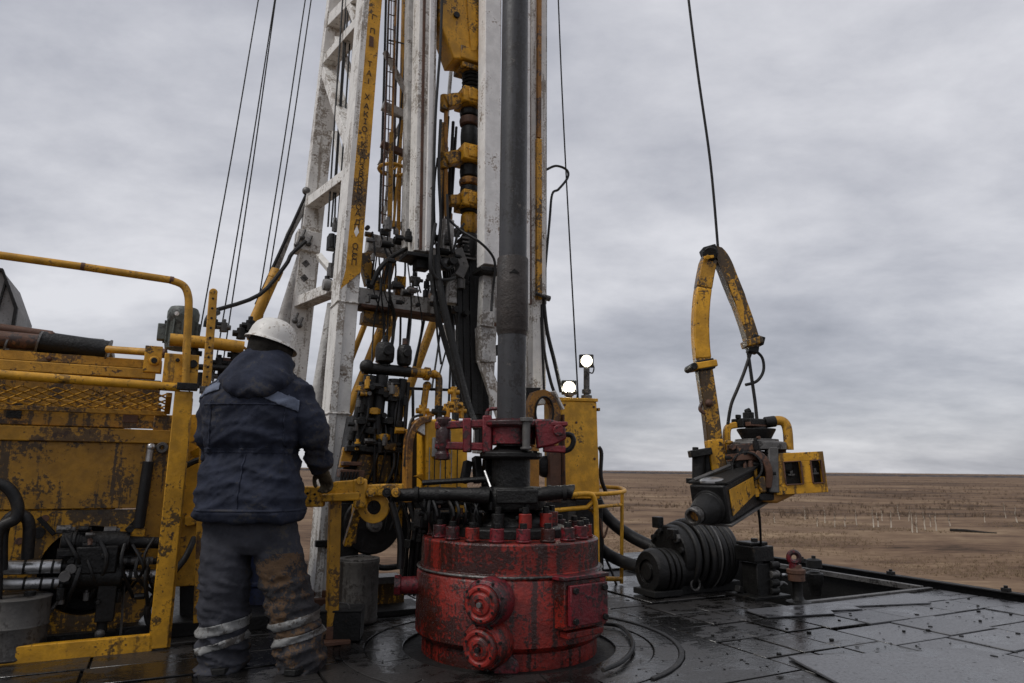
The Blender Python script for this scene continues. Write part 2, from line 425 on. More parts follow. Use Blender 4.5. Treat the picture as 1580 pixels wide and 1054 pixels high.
def field_mat():
    m = bpy.data.materials.new('dry_steppe'); m.use_nodes = True; nt = m.node_tree; N = nt.nodes; L = nt.links; bs = N['Principled BSDF']
    geo = N.new('ShaderNodeNewGeometry')

    def nz(sc, det, rg, vec=(.45, 1.25, 1)):
        mp = N.new('ShaderNodeMapping'); mp.inputs['Scale'].default_value = vec; L.new(geo.outputs['Position'], mp.inputs[0])
        n = N.new('ShaderNodeTexNoise'); n.inputs['Scale'].default_value = sc; n.inputs['Detail'].default_value = det; n.inputs['Roughness'].default_value = rg
        L.new(mp.outputs[0], n.inputs['Vector']); return n.outputs[0]
    a = nz(.012, 5, .6); b = nz(.11, 6, .65); c = nz(.9, 5, .7)

    def mm(op, x, y):
        n = N.new('ShaderNodeMath'); n.operation = op
        for i, k in enumerate((x, y)):
            if isinstance(k, (int, float)): n.inputs[i].default_value = k
            else: L.new(k, n.inputs[i])
        return n.outputs[0]
    t = mm('ADD', mm('ADD', mm('MULTIPLY', a, .34), mm('MULTIPLY', b, .40)), mm('MULTIPLY', c, .26))
    r = N.new('ShaderNodeValToRGB'); L.new(t, r.inputs[0]); e = r.color_ramp.elements
    e[0].position = .42; e[0].color = (.040, .027, .018, 1); e[1].position = .60; e[1].color = (.275, .198, .124, 1)
    k = e.new(.465); k.color = (.106, .066, .043, 1); k = e.new(.53); k.color = (.17, .112, .071, 1)
    L.new(r.outputs[0], bs.inputs['Base Color']); bs.inputs['Roughness'].default_value = .95; bs.inputs['Specular IOR Level'].default_value = .1
    return m


field_m = field_mat()
def grass_mat(name, c0, c1):
    m = bpy.data.materials.new(name); m.use_nodes = True; nt = m.node_tree; N = nt.nodes; L = nt.links; bs = N['Principled BSDF']
    geo = N.new('ShaderNodeNewGeometry'); r = N.new('ShaderNodeMix'); r.data_type = 'RGBA'; L.new(geo.outputs['Random Per Island'], r.inputs[0])
    r.inputs[6].default_value = c0 + (1,); r.inputs[7].default_value = c1 + (1,); L.new(r.outputs[2], bs.inputs['Base Color']); bs.inputs['Roughness'].default_value = .9
    bs.inputs['Specular IOR Level'].default_value = .1; return m


grass_m = grass_mat('dry_grass', (.12, .083, .054), (.29, .215, .14))
brush_m = grass_mat('bare_brush', (.08, .055, .04), (.17, .12, .085))
woods_m = grass_mat('far_woods', (.055, .055, .06), (.10, .085, .08))

# ================================================================== SETTING
GZ = -6.0
rng = np.random.default_rng(3)


def field():
    xs = np.unique(np.concatenate([np.linspace(-120, 220, 86), np.linspace(-6000, 6000, 41)])); ys = np.unique(np.concatenate([np.linspace(-60, 300, 91), np.linspace(-2000, 9000, 45)]))
    v = []
    for y in ys:
        for x in xs:
            d = math.hypot(x, y); z = mnoise.noise(Vec((x * .03, y * .03, 0))) * .55 + mnoise.noise(Vec((x * .11, y * .11, 4))) * .22
            z *= min(1, max(0, (d - 12) / 25)) * (1 if d < 400 else .4); v.append((x, y, GZ + z))
    n = len(xs); f = [(j * n + i, j * n + i + 1, (j + 1) * n + i + 1, (j + 1) * n + i) for j in range(len(ys) - 1) for i in range(n - 1)]
    me = bpy.data.meshes.new('field'); me.from_pydata(v, [], f); me.polygons.foreach_set('use_smooth', [True] * len(me.polygons)); me.materials.append(field_m)
    o = bpy.data.objects.new('field', me); COL.objects.link(o); tag(o, 'flat brown autumn steppe reaching the horizon', kind='structure')


def tufts(name, n, y0, y1, hmin, hmax, wid, mat, label, blades):
    """thin upright blades, many to a tuft, joined: nobody could count them"""
    t = rng.random(n); Y = y0 * (y1 / y0) ** t; X = Y * (rng.random(n) * 1.15 - .28) + (rng.random(n) - .5) * 4
    vs = []; fs = []; k = 0
    cl = [mnoise.noise(Vec((x * .06, y * .06, 9))) for x, y in zip(X, Y)]
    for x, y, c in zip(X, Y, cl):
        if c < -.12 + random.random() * .25: continue
        d = math.hypot(x, y); z = mnoise.noise(Vec((x * .03, y * .03, 0))) * .55 + mnoise.noise(Vec((x * .11, y * .11, 4))) * .22
        h0 = hmin + (hmax - hmin) * random.random()
        for b in range(blades):
            a = random.random() * 6.28; ox, oy = math.cos(a) * wid * 4 * random.random(), math.sin(a) * wid * 4 * random.random()
            lx, ly = math.cos(a) * h0 * .45 * random.random(), math.sin(a) * h0 * .45 * random.random(); h = h0 * (.6 + .5 * random.random())
            a2 = random.random() * 3.14; wx, wy = math.cos(a2) * wid, math.sin(a2) * wid
            bx, by, bz = x + ox, y + oy, GZ + z - .05
            vs += [(bx - wx, by - wy, bz), (bx + wx, by + wy, bz), (bx + lx, by + ly, bz + h)]; fs.append((k, k + 1, k + 2)); k += 3
    me = bpy.data.meshes.new(name); me.from_pydata(vs, [], fs); me.materials.append(mat)
    o = bpy.data.objects.new(name, me); COL.objects.link(o); tag(o, label, kind='stuff')


def far_woods():
    vs = []; fs = []; k = 0
    for i in range(4200):
        a = -.75 + 1.6 * random.random(); d = 1500 + 700 * random.random(); x, y = d * math.sin(a), d * math.cos(a)
        h = 1.6 + 2.6 * random.random() * (0.6 + .8 * abs(mnoise.noise(Vec((a * 9, 0, 0))))); w = 6 + 6 * random.random()
        base = GZ - .8
        vs += [(x - w, y, base), (x + w, y, base), (x, y + w, base), (x, y - w, base), (x - w * .4, y, base + h), (x + w * .4, y, base + h), (x, y + w * .4, base + h), (x, y - w * .4, base + h)]
        fs += [(k, k + 3, k + 7, k + 4), (k + 3, k + 1, k + 5, k + 7), (k + 1, k + 2, k + 6, k + 5), (k + 2, k, k + 4, k + 6), (k + 4, k + 7, k + 5, k + 6)]; k += 8
    me = bpy.data.meshes.new('far_woods'); me.from_pydata(vs, [], fs); me.materials.append(woods_m)
    o = bpy.data.objects.new('far_woods', me); COL.objects.link(o); tag(o, 'low line of far woods on the horizon', kind='stuff')


field()
tufts('dry_grass', 46000, 34, 330, .10, .34, .03, grass_m, 'dry brown grass tufts all over the steppe', 6)
tufts('bare_brush', 5200, 110, 700, .5, 1.3, .05, brush_m, 'low bare brush scattered over the steppe', 6)
far_woods()


def sapling(px, py, hpx, lab, k, thick=.9):
    p = G(px, py, GZ + .1); h = hpx * p.y / F
    t = thing('birch_sapling', lab, 'birch tree', (p.x, p.y, GZ + .0), 0, 'pale birch saplings out on the steppe')
    r = random.Random(k); b = MB(); q = Vec((p.x, p.y, GZ - .1)); pts = [q]
    for i in range(5): q = q + Vec((r.uniform(-.08, .08), r.uniform(-.08, .08), (h + .1) / 5)); pts.append(q)
    b.tube(cat(pts, 2), [(.085 - .065 * i / 10) * thick for i in range(11)], 6)
    b.build('trunk', bark_m, t, bevel=0)
    c = MB()
    for i in range(26):
        f = .35 + .62 * r.random(); j = f * 5; s0 = pts[int(j)].lerp(pts[min(5, int(j) + 1)], j % 1); a = r.random() * 6.28; ln = h * .26 * (1.15 - f)
        d = Vec((math.cos(a) * .7, math.sin(a) * .7, .9)); m = s0 + d * ln * .55; e = m + Vec((d.x * .7, d.y * .7, .6)) * ln * .6
        c.tube([s0, m, e], [.02, .013, .005], 3)
        for w in range(2): c.tube([m, m + Vec((r.uniform(-.5, .5), r.uniform(-.5, .5), .6)) * ln * .6], [.01, .004], 3)
    c.build('crown', brush_m, t, bevel=0)


for i, (px, py, h, lab) in enumerate((
        (1375, 813, 26, 'thick pale birch sapling left of the forked pair, out on the steppe'), (1409, 823, 34, 'left stem of the close birch pair, tallest on the steppe'),
        (1415, 823, 30, 'right stem of the close birch pair, a little shorter'), (1428, 817, 27, 'birch sapling just right of the close pair'),
        (1445, 818, 26, 'rightmost thick birch sapling, left of the dark log'), (1348, 812, 24, 'thin birch sapling second from the left of the steppe group'),
        (1355, 811, 20, 'short thin birch beside the second sapling of the group'), (1273, 805, 22, 'leftmost faint birch sapling beyond the hanging tong'),
        (1570, 806, 24, 'lone birch sapling at the far right edge of the steppe'))):
    sapling(px, py, h, lab, i)
ORD = 'first second third fourth fifth sixth seventh eighth ninth tenth eleventh twelfth thirteenth fourteenth'.split()
for i, px in enumerate((1098, 1196, 1242, 1262, 1288, 1304, 1322, 1361, 1388, 1402, 1436, 1466, 1520, 1552)):
    r_ = random.Random(100 + i); sapling(px, r_.uniform(798, 812), r_.uniform(14, 25), ORD[i] + ' from the left of the faint thin birches in the sparse row on the steppe', 200 + i, .62)
lp0 = G(1466, 818, GZ + .15); lp1 = G(1538, 823, GZ + .15)
b = MB(); b.tube(cat([lp0, lp0.lerp(lp1, .35) + Vec((0, .2, .06)), lp0.lerp(lp1, .7) + Vec((0, -.2, 0)), lp1], 4), [.2 - .008 * i for i in range(13)], 7)
tag(b.build('fallen_log', log_m, None, bevel=0), 'long dark log lying on the brown steppe', 'log')

# ------------------------------------------------------------------ the rig floor: separate steel plates over a dark frame
floor = thing('rig_floor', 'wet black steel plate floor of the drilling rig', None, W, ANG, kind='structure')
PIT = (2.66, 4.5, .16, 2.3)


def fbox(mb, u0, u1, v0, v1, z0, z1): return mb.box(R((u0 + u1) / 2, (v0 + v1) / 2, (z0 + z1) / 2), (u1 - u0, v1 - v0, z1 - z0))


b = MB()
fbox(b, -6.2, 2.60, -5.8, 2.4, -.34, -.022); fbox(b, 2.602, 4.6, -5.8, .10, -.34, -.022); fbox(b, 4.5, 4.6, .102, 3.6, -.34, -.022); fbox(b, 2.602, 4.498, 2.3, 3.6, -.34, -.022)
fbox(b, 1.5, 2.6, 2.402, 3.6, -.34, -.022); fbox(b, -6.2, -1.1, 2.402, 5.5, -.34, -.022)
b.build('floor_frame', black_dull, floor, bevel=0)
b = MB(); fbox(b, 2.60, 4.5, .102, 2.3, -1.0, -.96); b.build('pit_bottom', black_dull, floor, bevel=0)
b = MB(); fbox(b, 2.57, 2.599, .13, 2.3, -.98, -.345); fbox(b, 4.501, 4.53, .13, 2.3, -.98, -.345); fbox(b, 2.57, 4.53, .07, .1, -.98, -.345); fbox(b, 2.57, 4.53, 2.302, 2.33, -.98, -.345); b.build('pit_wall', black_dull, floor, bevel=0, kind='stuff')
b = MB()
for u, v in ((-5.9, -5.4), (-1, -5.4), (4.3, -5.4), (4.3, 3.2), (-1.3, 2.1), (-5.9, 5.2), (1.7, 3.2)): b.box(R(u, v, -3.2), (.25, .25, 5.7))
b.build('support_post', black_dull, floor, bevel=0, kind='stuff')


def plate(u0, u1, v0, v1, mat=deck_m, z=0.0, tilt=True):
    g = random.choice((.006, .008, .011, .016)); b = MB(); s = (u1 - u0 - 2 * g, v1 - v0 - 2 * g, .016)
    if s[0] < .03 or s[1] < .03: return
    rt = RG
    if tilt: rt = RG @ Mx.Rotation(random.uniform(-.0035, .0035), 3, 'X') @ Mx.Rotation(random.uniform(-.0035, .0035), 3, 'Y')
    b.box(R((u0 + u1) / 2, (v0 + v1) / 2, z - .008 + random.uniform(-.004, .004)), s, rt)
    b.build('floor_plate', mat, floor, bevel=.003, bseg=1)


def split(u0, u1, v0, v1, su, sv, mat=deck_m):
    """tile a rectangle with plates of about su by sv, rows offset and unequal"""
    nv = max(1, round((v1 - v0) / sv)); vs = [v0 + (v1 - v0) * (i / nv) + (random.uniform(-.05, .05) if 0 < i < nv else 0) for i in range(nv + 1)]
    for j in range(nv):
        nu = max(1, round((u1 - u0) / su)); us = [u0 + (u1 - u0) * i / nu + (random.uniform(-.09, .09) * su if 0 < i < nu else 0) for i in range(nu + 1)]
        for i in range(nu): plate(us[i], us[i + 1], vs[j], vs[j + 1], mat)


split(1.2, 2.2, -1.3, .62, .34, .37)
split(1.2, 1.62, .62, 2.4, .42, .5); split(2.72, 2.78, .62, 1.5, .3, .9)
plate(1.64, 2.70, .66, 1.9, deck_m, .006, False)
plate(1.62, 2.2, .62, .66, deck_m)
split(2.2, 2.6, -.6, .62, .4, .62)
split(2.6, 4.58, -.62, .10, .5, .36, deck_worn)
split(2.2, 3.3, -1.5, -.62, .55, .44, deck_worn); split(3.3, 4.58, -1.5, -.62, .8, .44, deck_worn)
split(1.2, 2.6, -2.6, -1.3, .47, .43, deck_worn); split(2.6, 4.58, -2.6, -1.5, 1.0, .55, deck_worn)
split(-1.2, 1.2, -2.6, -1.2, .6, .46); split(-3.4, -1.2, -2.6, -.6, .55, .4); split(-3.4, -1.2, -.6, 1.2, .55, .36)
split(-1.2, 1.2, 1.2, 2.4, .6, .4); split(-1.2, -.2, 2.4, 2.4, .5, .5)
split(-6.2, 4.58, -5.8, -2.6, 1.35, 1.07, deck_m)
split(-6.2, -3.4, -2.6, 2.4, 1.4, 1.25); split(-3.4, -1.2, 1.2, 2.4, 1.1, .6); split(1.5, 4.4, 2.42, 3.58, 1.4, .58)
split(4.5, 4.58, .1, 3.5, .08, 1.7)
# raised odd plates with notched edges beside the pit
b = MB(); b.prism([R(2.05, -.18, .004), R(2.62, -.30, .004), R(2.70, -.20, .004), R(2.98, -.27, .004), R(3.02, -.16, .004), R(3.75, -.34, .004), R(3.78, -.05, .004), R(2.1, .10, .004)], Z * .012)
b.build('floor_plate', deck_worn, floor, bevel=.003)
b = MB(); b.prism([R(.95, -1.95, .004), R(1.30, -1.02, .004), R(2.35, -1.36, .004), R(2.3, -2.3, .004)], Z * .014); b.build('floor_plate', deck_worn, floor, bevel=.003)
# round plates about the well
for r0, r1, z, n in ((.66, .885, -.004, 5), (.893, 1.033, .002, 6)):
    for k in range(n):
        b = MB(); a = 2 * math.pi * k / n + r0 * 3; b.ringbox(R(0, 0, z - .008), Z, r0, r1, .016, 14, a + .006, a + 2 * math.pi / n - .006); b.build('ring_plate', deck_m, floor, bevel=.002, bseg=1)
b = MB(); b.ringbox(R(0, 0, -.004), Z, 1.036, 1.066, .03, 40, -1.25, .55); b.build('ring_seal', rubber, floor, bevel=.004)
b = MB(); b.ringbox(R(0, 0, -.011), Z, 1.036, 1.068, .016, 48, .56, 2 * math.pi - 1.26); b.build('ring_plate', deck_m, floor, bevel=0)
for k in range(4):
    a0 = math.pi / 2 * k; poly = []; n = 10
    for i in range(n + 1):
        t = a0 + .006 + (math.pi / 2 - .012) * i / n; poly.append(R(1.072 * math.cos(t), 1.072 * math.sin(t), -.016))
    for t in (a0 + math.pi / 2 - .006, a0 + math.pi / 4, a0 + .006):
        m = max(abs(math.cos(t)), abs(math.sin(t))); poly.append(R(1.195 * math.cos(t) / m, 1.195 * math.sin(t) / m, -.016))
    b = MB(); b.prism(poly, Z * .016); b.build('floor_plate', deck_m, floor, bevel=.002, bseg=1)
# kerb along the right edge, with clamps
kerb = thing('floor_edge_kerb', 'black steel channel kerb along the right edge of the rig floor', 'kerb', R(4.65, 0, 0), ANG)
b = MB(); b.chan(R(4.65, -5.8, .005), R(4.65, 3.6, .005), .11, .09, .014, -1, U); b.build('kerb_channel', black_dull, kerb)
for v in (-.45, .62, 1.7, 2.6):
    b = MB(); b.box(R(4.64, v, .075), (.06, .06, .03)); b.cyl(R(4.64, v, .09), R(4.64, v, .11), .018, seg=6); b.build('kerb_clamp', black, kerb)
# rims round the pit
rim = thing('pit_rim', 'dark angle iron rim round the open pit in the floor', 'pit rim', R(3.5, 1.2, 0), ANG)
b = MB(); b.box(R(3.58, 2.36, .03), (1.84, .07, .09)); b.build('far_rim', black, rim)
b = MB(); b.box(R(4.44, 1.2, .0), (.05, 2.05, .05)); b.build('side_rim', steel, rim)
b = MB(); b.box(R(3.62, .13, .006), (1.75, .05, .025)); b.build('near_rim', steel, rim)

# mud clods, grit and small weld beads on the plates: nobody could count them
m = MB(); r_ = random.Random(77)
for i in range(1300):
    u = r_.uniform(-2.4, 4.5); v = r_.uniform(-2.6, 2.2); dd = math.hypot(u, v)
    if dd < .72 or (u > 2.55 and v > .05): continue
    s_ = r_.uniform(.002, .007) * (2.2 if r_.random() < .06 else 1); m.ball(R(u, v, .002), (s_ * r_.uniform(.8, 2.6), s_ * r_.uniform(.7, 1.3), min(.004, s_ * .4)), Mx.Rotation(r_.random() * 6, 3, 'Z'), 6, 3)
tag(m.build('mud_clods', black_dull, None, 0), 'small dark mud clods and grit scattered over the wet floor plates', kind='stuff')
for i in range(46):
    u = r_.uniform(1.25, 4.4); v = r_.uniform(-2.2, .0)
    m = MB(); m.cyl(R(u, v, -.002), R(u, v, .010), r_.choice((.012, .016)), seg=6); m.build('plate_bolt', black, floor, .002)
# ================================================================== WELL: preventer, pipe, tongs
def preventer():
    t = thing('blowout_preventer', 'big round oily red blowout preventer bolted down in the middle of the rig floor', 'blowout preventer', W, ANG)
    b = MB(); b.lathe(R(0, 0, 0), [(.10, -.05), (.545, -.05), (.545, .07), (.572, .085), (.588, .105), (.588, .445), (.582, .455), (.570, .462), (.570, .478)], seg=64); b.build('body', red, t, .004)
    b = MB(); b.lathe(R(0, 0, .478), [(.1, 0), (.577, 0), (.577, .004), (.562, .008), (.562, .165), (.552, .174), (.30, .178), (.1, .178)], seg=64); b.build('cap', red, t, .004)
    b = MB(); b.torus(R(0, 0, .474), Z, .583, .007, 64, 6); b.build('seal_wire', steel, t, 0)
    b = MB(); b.lathe(R(0, 0, .656), [(.1, 0), (.36, 0), (.36, .05), (.345, .06), (.1, .06)], seg=48); b.build('top_flange', black, t, .004)
    for k in range(20):
        a = 2 * math.pi * k / 20; c = R(.485 * math.cos(a), .485 * math.sin(a), .656)
        b = MB(); b.cyl(c, c + Z * .012, .047, seg=16); b.cyl(c + Z * .012, c + Z * .075, .041, seg=16); n = b.build('stud_nut', maroon if k % 3 else red, t, .003)
        b = MB(); b.cyl(c + Z * .075, c + Z * .105, .022, seg=10); b.build('stud_end', black, n, .002)
    for k in range(10):
        a = 2 * math.pi * (k + .3) / 10; c = R(.27 * math.cos(a), .27 * math.sin(a), .716)
        b = MB(); b.cyl(c, c + Z * .085, .04, seg=14); n = b.build('flange_nut', red_cap if k in (7, 8, 9, 0) else black, t, .003)
        b = MB(); b.cyl(c + Z * .085, c + Z * .125, .02, seg=10); b.build('flange_stud', black, n, .002)
    # two round ports facing the camera, one over the other
    for k in (0, 1):
        dr = (Vec((-.42, -.9, .0)), Vec((-.46, -.88, -.06)))[k].normalized(); base = W + (Vec((-.085, -.555, .355)), Vec((-.085, -.53, .135)))[k]
        b = MB(); b.lathe(base, [(.128, 0), (.128, .11), (.118, .13), (.108, .13), (.108, .14), (.085, .14)], dr, 32); pt = b.build('port', maroon if k == 0 else red, t, .004)
        b = MB(); b.lathe(base + dr * .14, [(.098, 0), (.098, .022), (.09, .032), (.074, .032), (.070, .026), (.058, .026), (.054, .034), (.03, .038), (.026, .030), (.005, .030)], dr, 32); b.build('port_cap', red_cap, pt, .003)
        b = MB(); b.cyl(base + dr * .165, base + dr * .192, .016, seg=6); b.build('plug', steel if k == 0 else black, pt, .002)
        b = MB()
        for j in range(8):
            an = 2 * math.pi * j / 8 + .3; a_, b_ = frame(dr, Z); hexbolt(b, base + dr * .124 + (a_ * math.cos(an) + b_ * math.sin(an)) * .117, dr, .008, .012)
        for j in range(6):
            an = 2 * math.pi * j / 6 + .1; a_, b_ = frame(dr, Z); hexbolt(b, base + dr * .168 + (a_ * math.cos(an) + b_ * math.sin(an)) * .081, dr, .008, .009)
        b.build('port_bolts', black, pt, 0, kind='stuff')
    # square side cover on the right
    d = Vec((.62, -.78, 0)).normalized(); rot = Mx((Vec((-d.y, d.x, 0)), d, Z)).transposed(); c = W + Vec((.365, -.405, .33))
    b = MB(); b.box(c, (.33, .22, .26), rot); sc = b.build('side_block', red, t, .006)
    b = MB(); b.box(c + d * .125, (.29, .03, .215), rot); cv = b.build('cover_plate', maroon, sc, .005)
    for i in (-1, 1):
        for j in (-1, 1):
            b = MB(); q = c + d * .139 + rot.col[0] * (i * .115) + Z * (j * .08); b.cyl(q, q + d * .018, .019, seg=6); b.build('cover_bolt', black, sc, .002)
    b = MB(); b.box(c + d * .01 - Z * .16, (.28, .19, .035), rot); b.build('lower_ledge', red, t, .005)
    b = MB(); b.box(c + d * .02 + Z * .142, (.36, .20, .022), rot); b.build('upper_ledge', maroon, t, .004)
    # hydraulic nipple on the left, low pad in front
    q = W + Vec((-.54, -.12, .36)); b = MB(); b.cyl(q, q + Vec((-.13, -.02, 0)), .052, seg=18); b.cyl(q + Vec((-.13, -.02, 0)), q + Vec((-.17, -.025, 0)), .062, seg=8); b.build('side_nipple', maroon, t, .003)
    q = W + Vec((-.02, -.53, .0)); b = MB(); b.lathe(q, [(.075, 0), (.075, .03), (.065, .04), (.02, .04)], Vec((0, -1, .1)), 24); b.build('foot_boss', maroon, t, .003)
    for x in (-.36, .30):
        q = W + Vec((x, -.53 + abs(x) * .45, .33)); b = MB(); b.torus(q, Vec((.3, -1, 0)), .035, .009, 16, 6); b.build('lifting_eye', maroon, t, 0)


preventer()


def drill_pipe():
    t = thing('drill_pipe', 'thick grey drill pipe standing upright out of the red preventer', 'drill pipe', W, ANG)
    zt = Q(790, 400, 4.55).z; zb = Q(790, 512, 4.55).z; r = .0965
    b = MB(); b.lathe(R(0, 0, 0), [(r, .6), (r, 1.2), (r, zb - .03), (r * .99, zb)], seg=40); b.build('lower_pipe', pipe_m, t, 0)
    b = MB(); b.lathe(R(0, 0, 0), [(r * 1.02, zb - .028), (r * 1.10, zb), (r * 1.12, zb + .004), (r * 1.12, zt - .006), (r * 1.10, zt), (r * .95, zt + .004)], seg=40); tj = b.build('tool_joint', joint_m, t, 0)
    c = W + Vec((.012, -r * 1.12, zt - .13)); b = MB(); b.prism([c + Vec((-.035, .006, 0)), c + Vec((.035, .006, 0)), c + Vec((0, .003, .028))], Vec((0, -.008, 0))); b.build('stamped_arrow', black, tj, 0)
    b = MB(); b.lathe(R(0, 0, 0), [(r, zt), (r, 7.2)], seg=40); b.build('upper_pipe', pipe_m, t, 0)
    b = MB(); b.lathe(R(0, 0, 0), [(r * .97, .72), (r * 1.32, .74), (r * 1.32, 1.19), (r * 1.1, 1.21), (r * .97, 1.22)], seg=32); b.build('pipe_collar', black, t, .003)


drill_pipe()


def red_tong():
    t = thing('red_pipe_tong', 'oily dark red jaw tong clamped round the drill pipe above the black tongs', 'pipe tong', W + Z * 1.3, 0)
    y = 4.55

    def q(px, py, dy=0.0): return Q(px, py, y + dy)
    z0 = q(790, 668).z
    for k, (za, zb_) in enumerate(((q(0, 640).z, q(0, 654).z), (q(0, 687).z, q(0, 702).z))):
        b = MB(); zz = (za + zb_) / 2; b.lathe((0, y, zz), [(.105, -.024), (.19, -.028), (.205, -.012), (.205, .012), (.18, .026), (.105, .024)], seg=36)
        b.build('jaw_ring', black if k else maroon, t, .004)
    b = MB(); b.ringbox((0, y, z0), Z, .11, .165, .16, 20, math.radians(25), math.radians(150), Vec((1, 0, 0))); b.ringbox((0, y, z0), Z, .11, .16, .155, 20, math.radians(185), math.radians(355), Vec((1, 0, 0))); b.build('jaw_segment', maroon, t, .004)
    b = MB(); c = q(812, 669, -.18); b.cyl(c - Z * .10, c + Z * .10, .026, seg=14); b.cyl(c + Z * .075, c + Z * .10, .042, seg=14); b.cyl(c - Z * .10, c - Z * .085, .038, seg=14); b.build('hinge_pin', steel, t, .003)
    # left arm: two bars, a yoke and an end post
    for i, (ya, yb) in enumerate(((657, 653), (687, 690))):
        b = MB(); b.bar(q(672, ya, -.06), q(760, yb, -.06), .05, .075, Vec((0, 1, 0))); b.build('arm_bar', maroon, t, .008)
    b = MB(); b.bar(q(721, 646, -.06), q(721, 698, -.06), .055, .10, Vec((0, 1, 0))); b.bar(q(752, 642, -.06), q(752, 699, -.06), .06, .12, Vec((0, 1, 0))); b.build('arm_web', maroon, t, .008)
    b = MB(); b.lathe(q(684, 673, -.06), [(.028, -.155), (.05, -.15), (.05, -.115), (.038, -.10), (.05, -.04), (.05, .03), (.04, .06), (.05, .075), (.05, .115), (.03, .125)], Z, 20); b.build('end_post', maroon, t, .004)
    b = MB(); b.tube(cat([q(750, 642, -.04), q(755, 632, 0), q(775, 632, 0), q(783, 642, 0)], 5), .012, 8); b.build('carry_handle', maroon, t, 0)
    # right head with knuckle and hook
    b = MB(); b.sweep([q(826, 670, -.07), q(850, 668, -.07), q(872, 666, -.07)], [.19, .17, .10], [.15, .13, .10], Vec((0, 1, 0))); b.build('latch_head', maroon, t, .012)
    b = MB(); b.cyl(q(862, 664, -.12), q(862, 664, -.16), .036, seg=16); b.build('latch_boss', maroon, t, .004)
    b = MB(); b.bar(q(838, 655, -.07), q(875, 655, -.07), .03, .13, Vec((0, 1, 0))); b.bar(q(838, 692, -.07), q(872, 694, -.07), .045, .11, Vec((0, 1, 0))); b.build('latch_plate', maroon, t, .008, kind='stuff')
    b = MB(); b.tube(cat([q(866, 671, -.07), q(880, 671, -.07), q(885, 680, -.07), q(880, 692, -.07), q(868, 697, -.07)], 5), .017, 8); b.build('hook', black, t, 0)


red_tong()


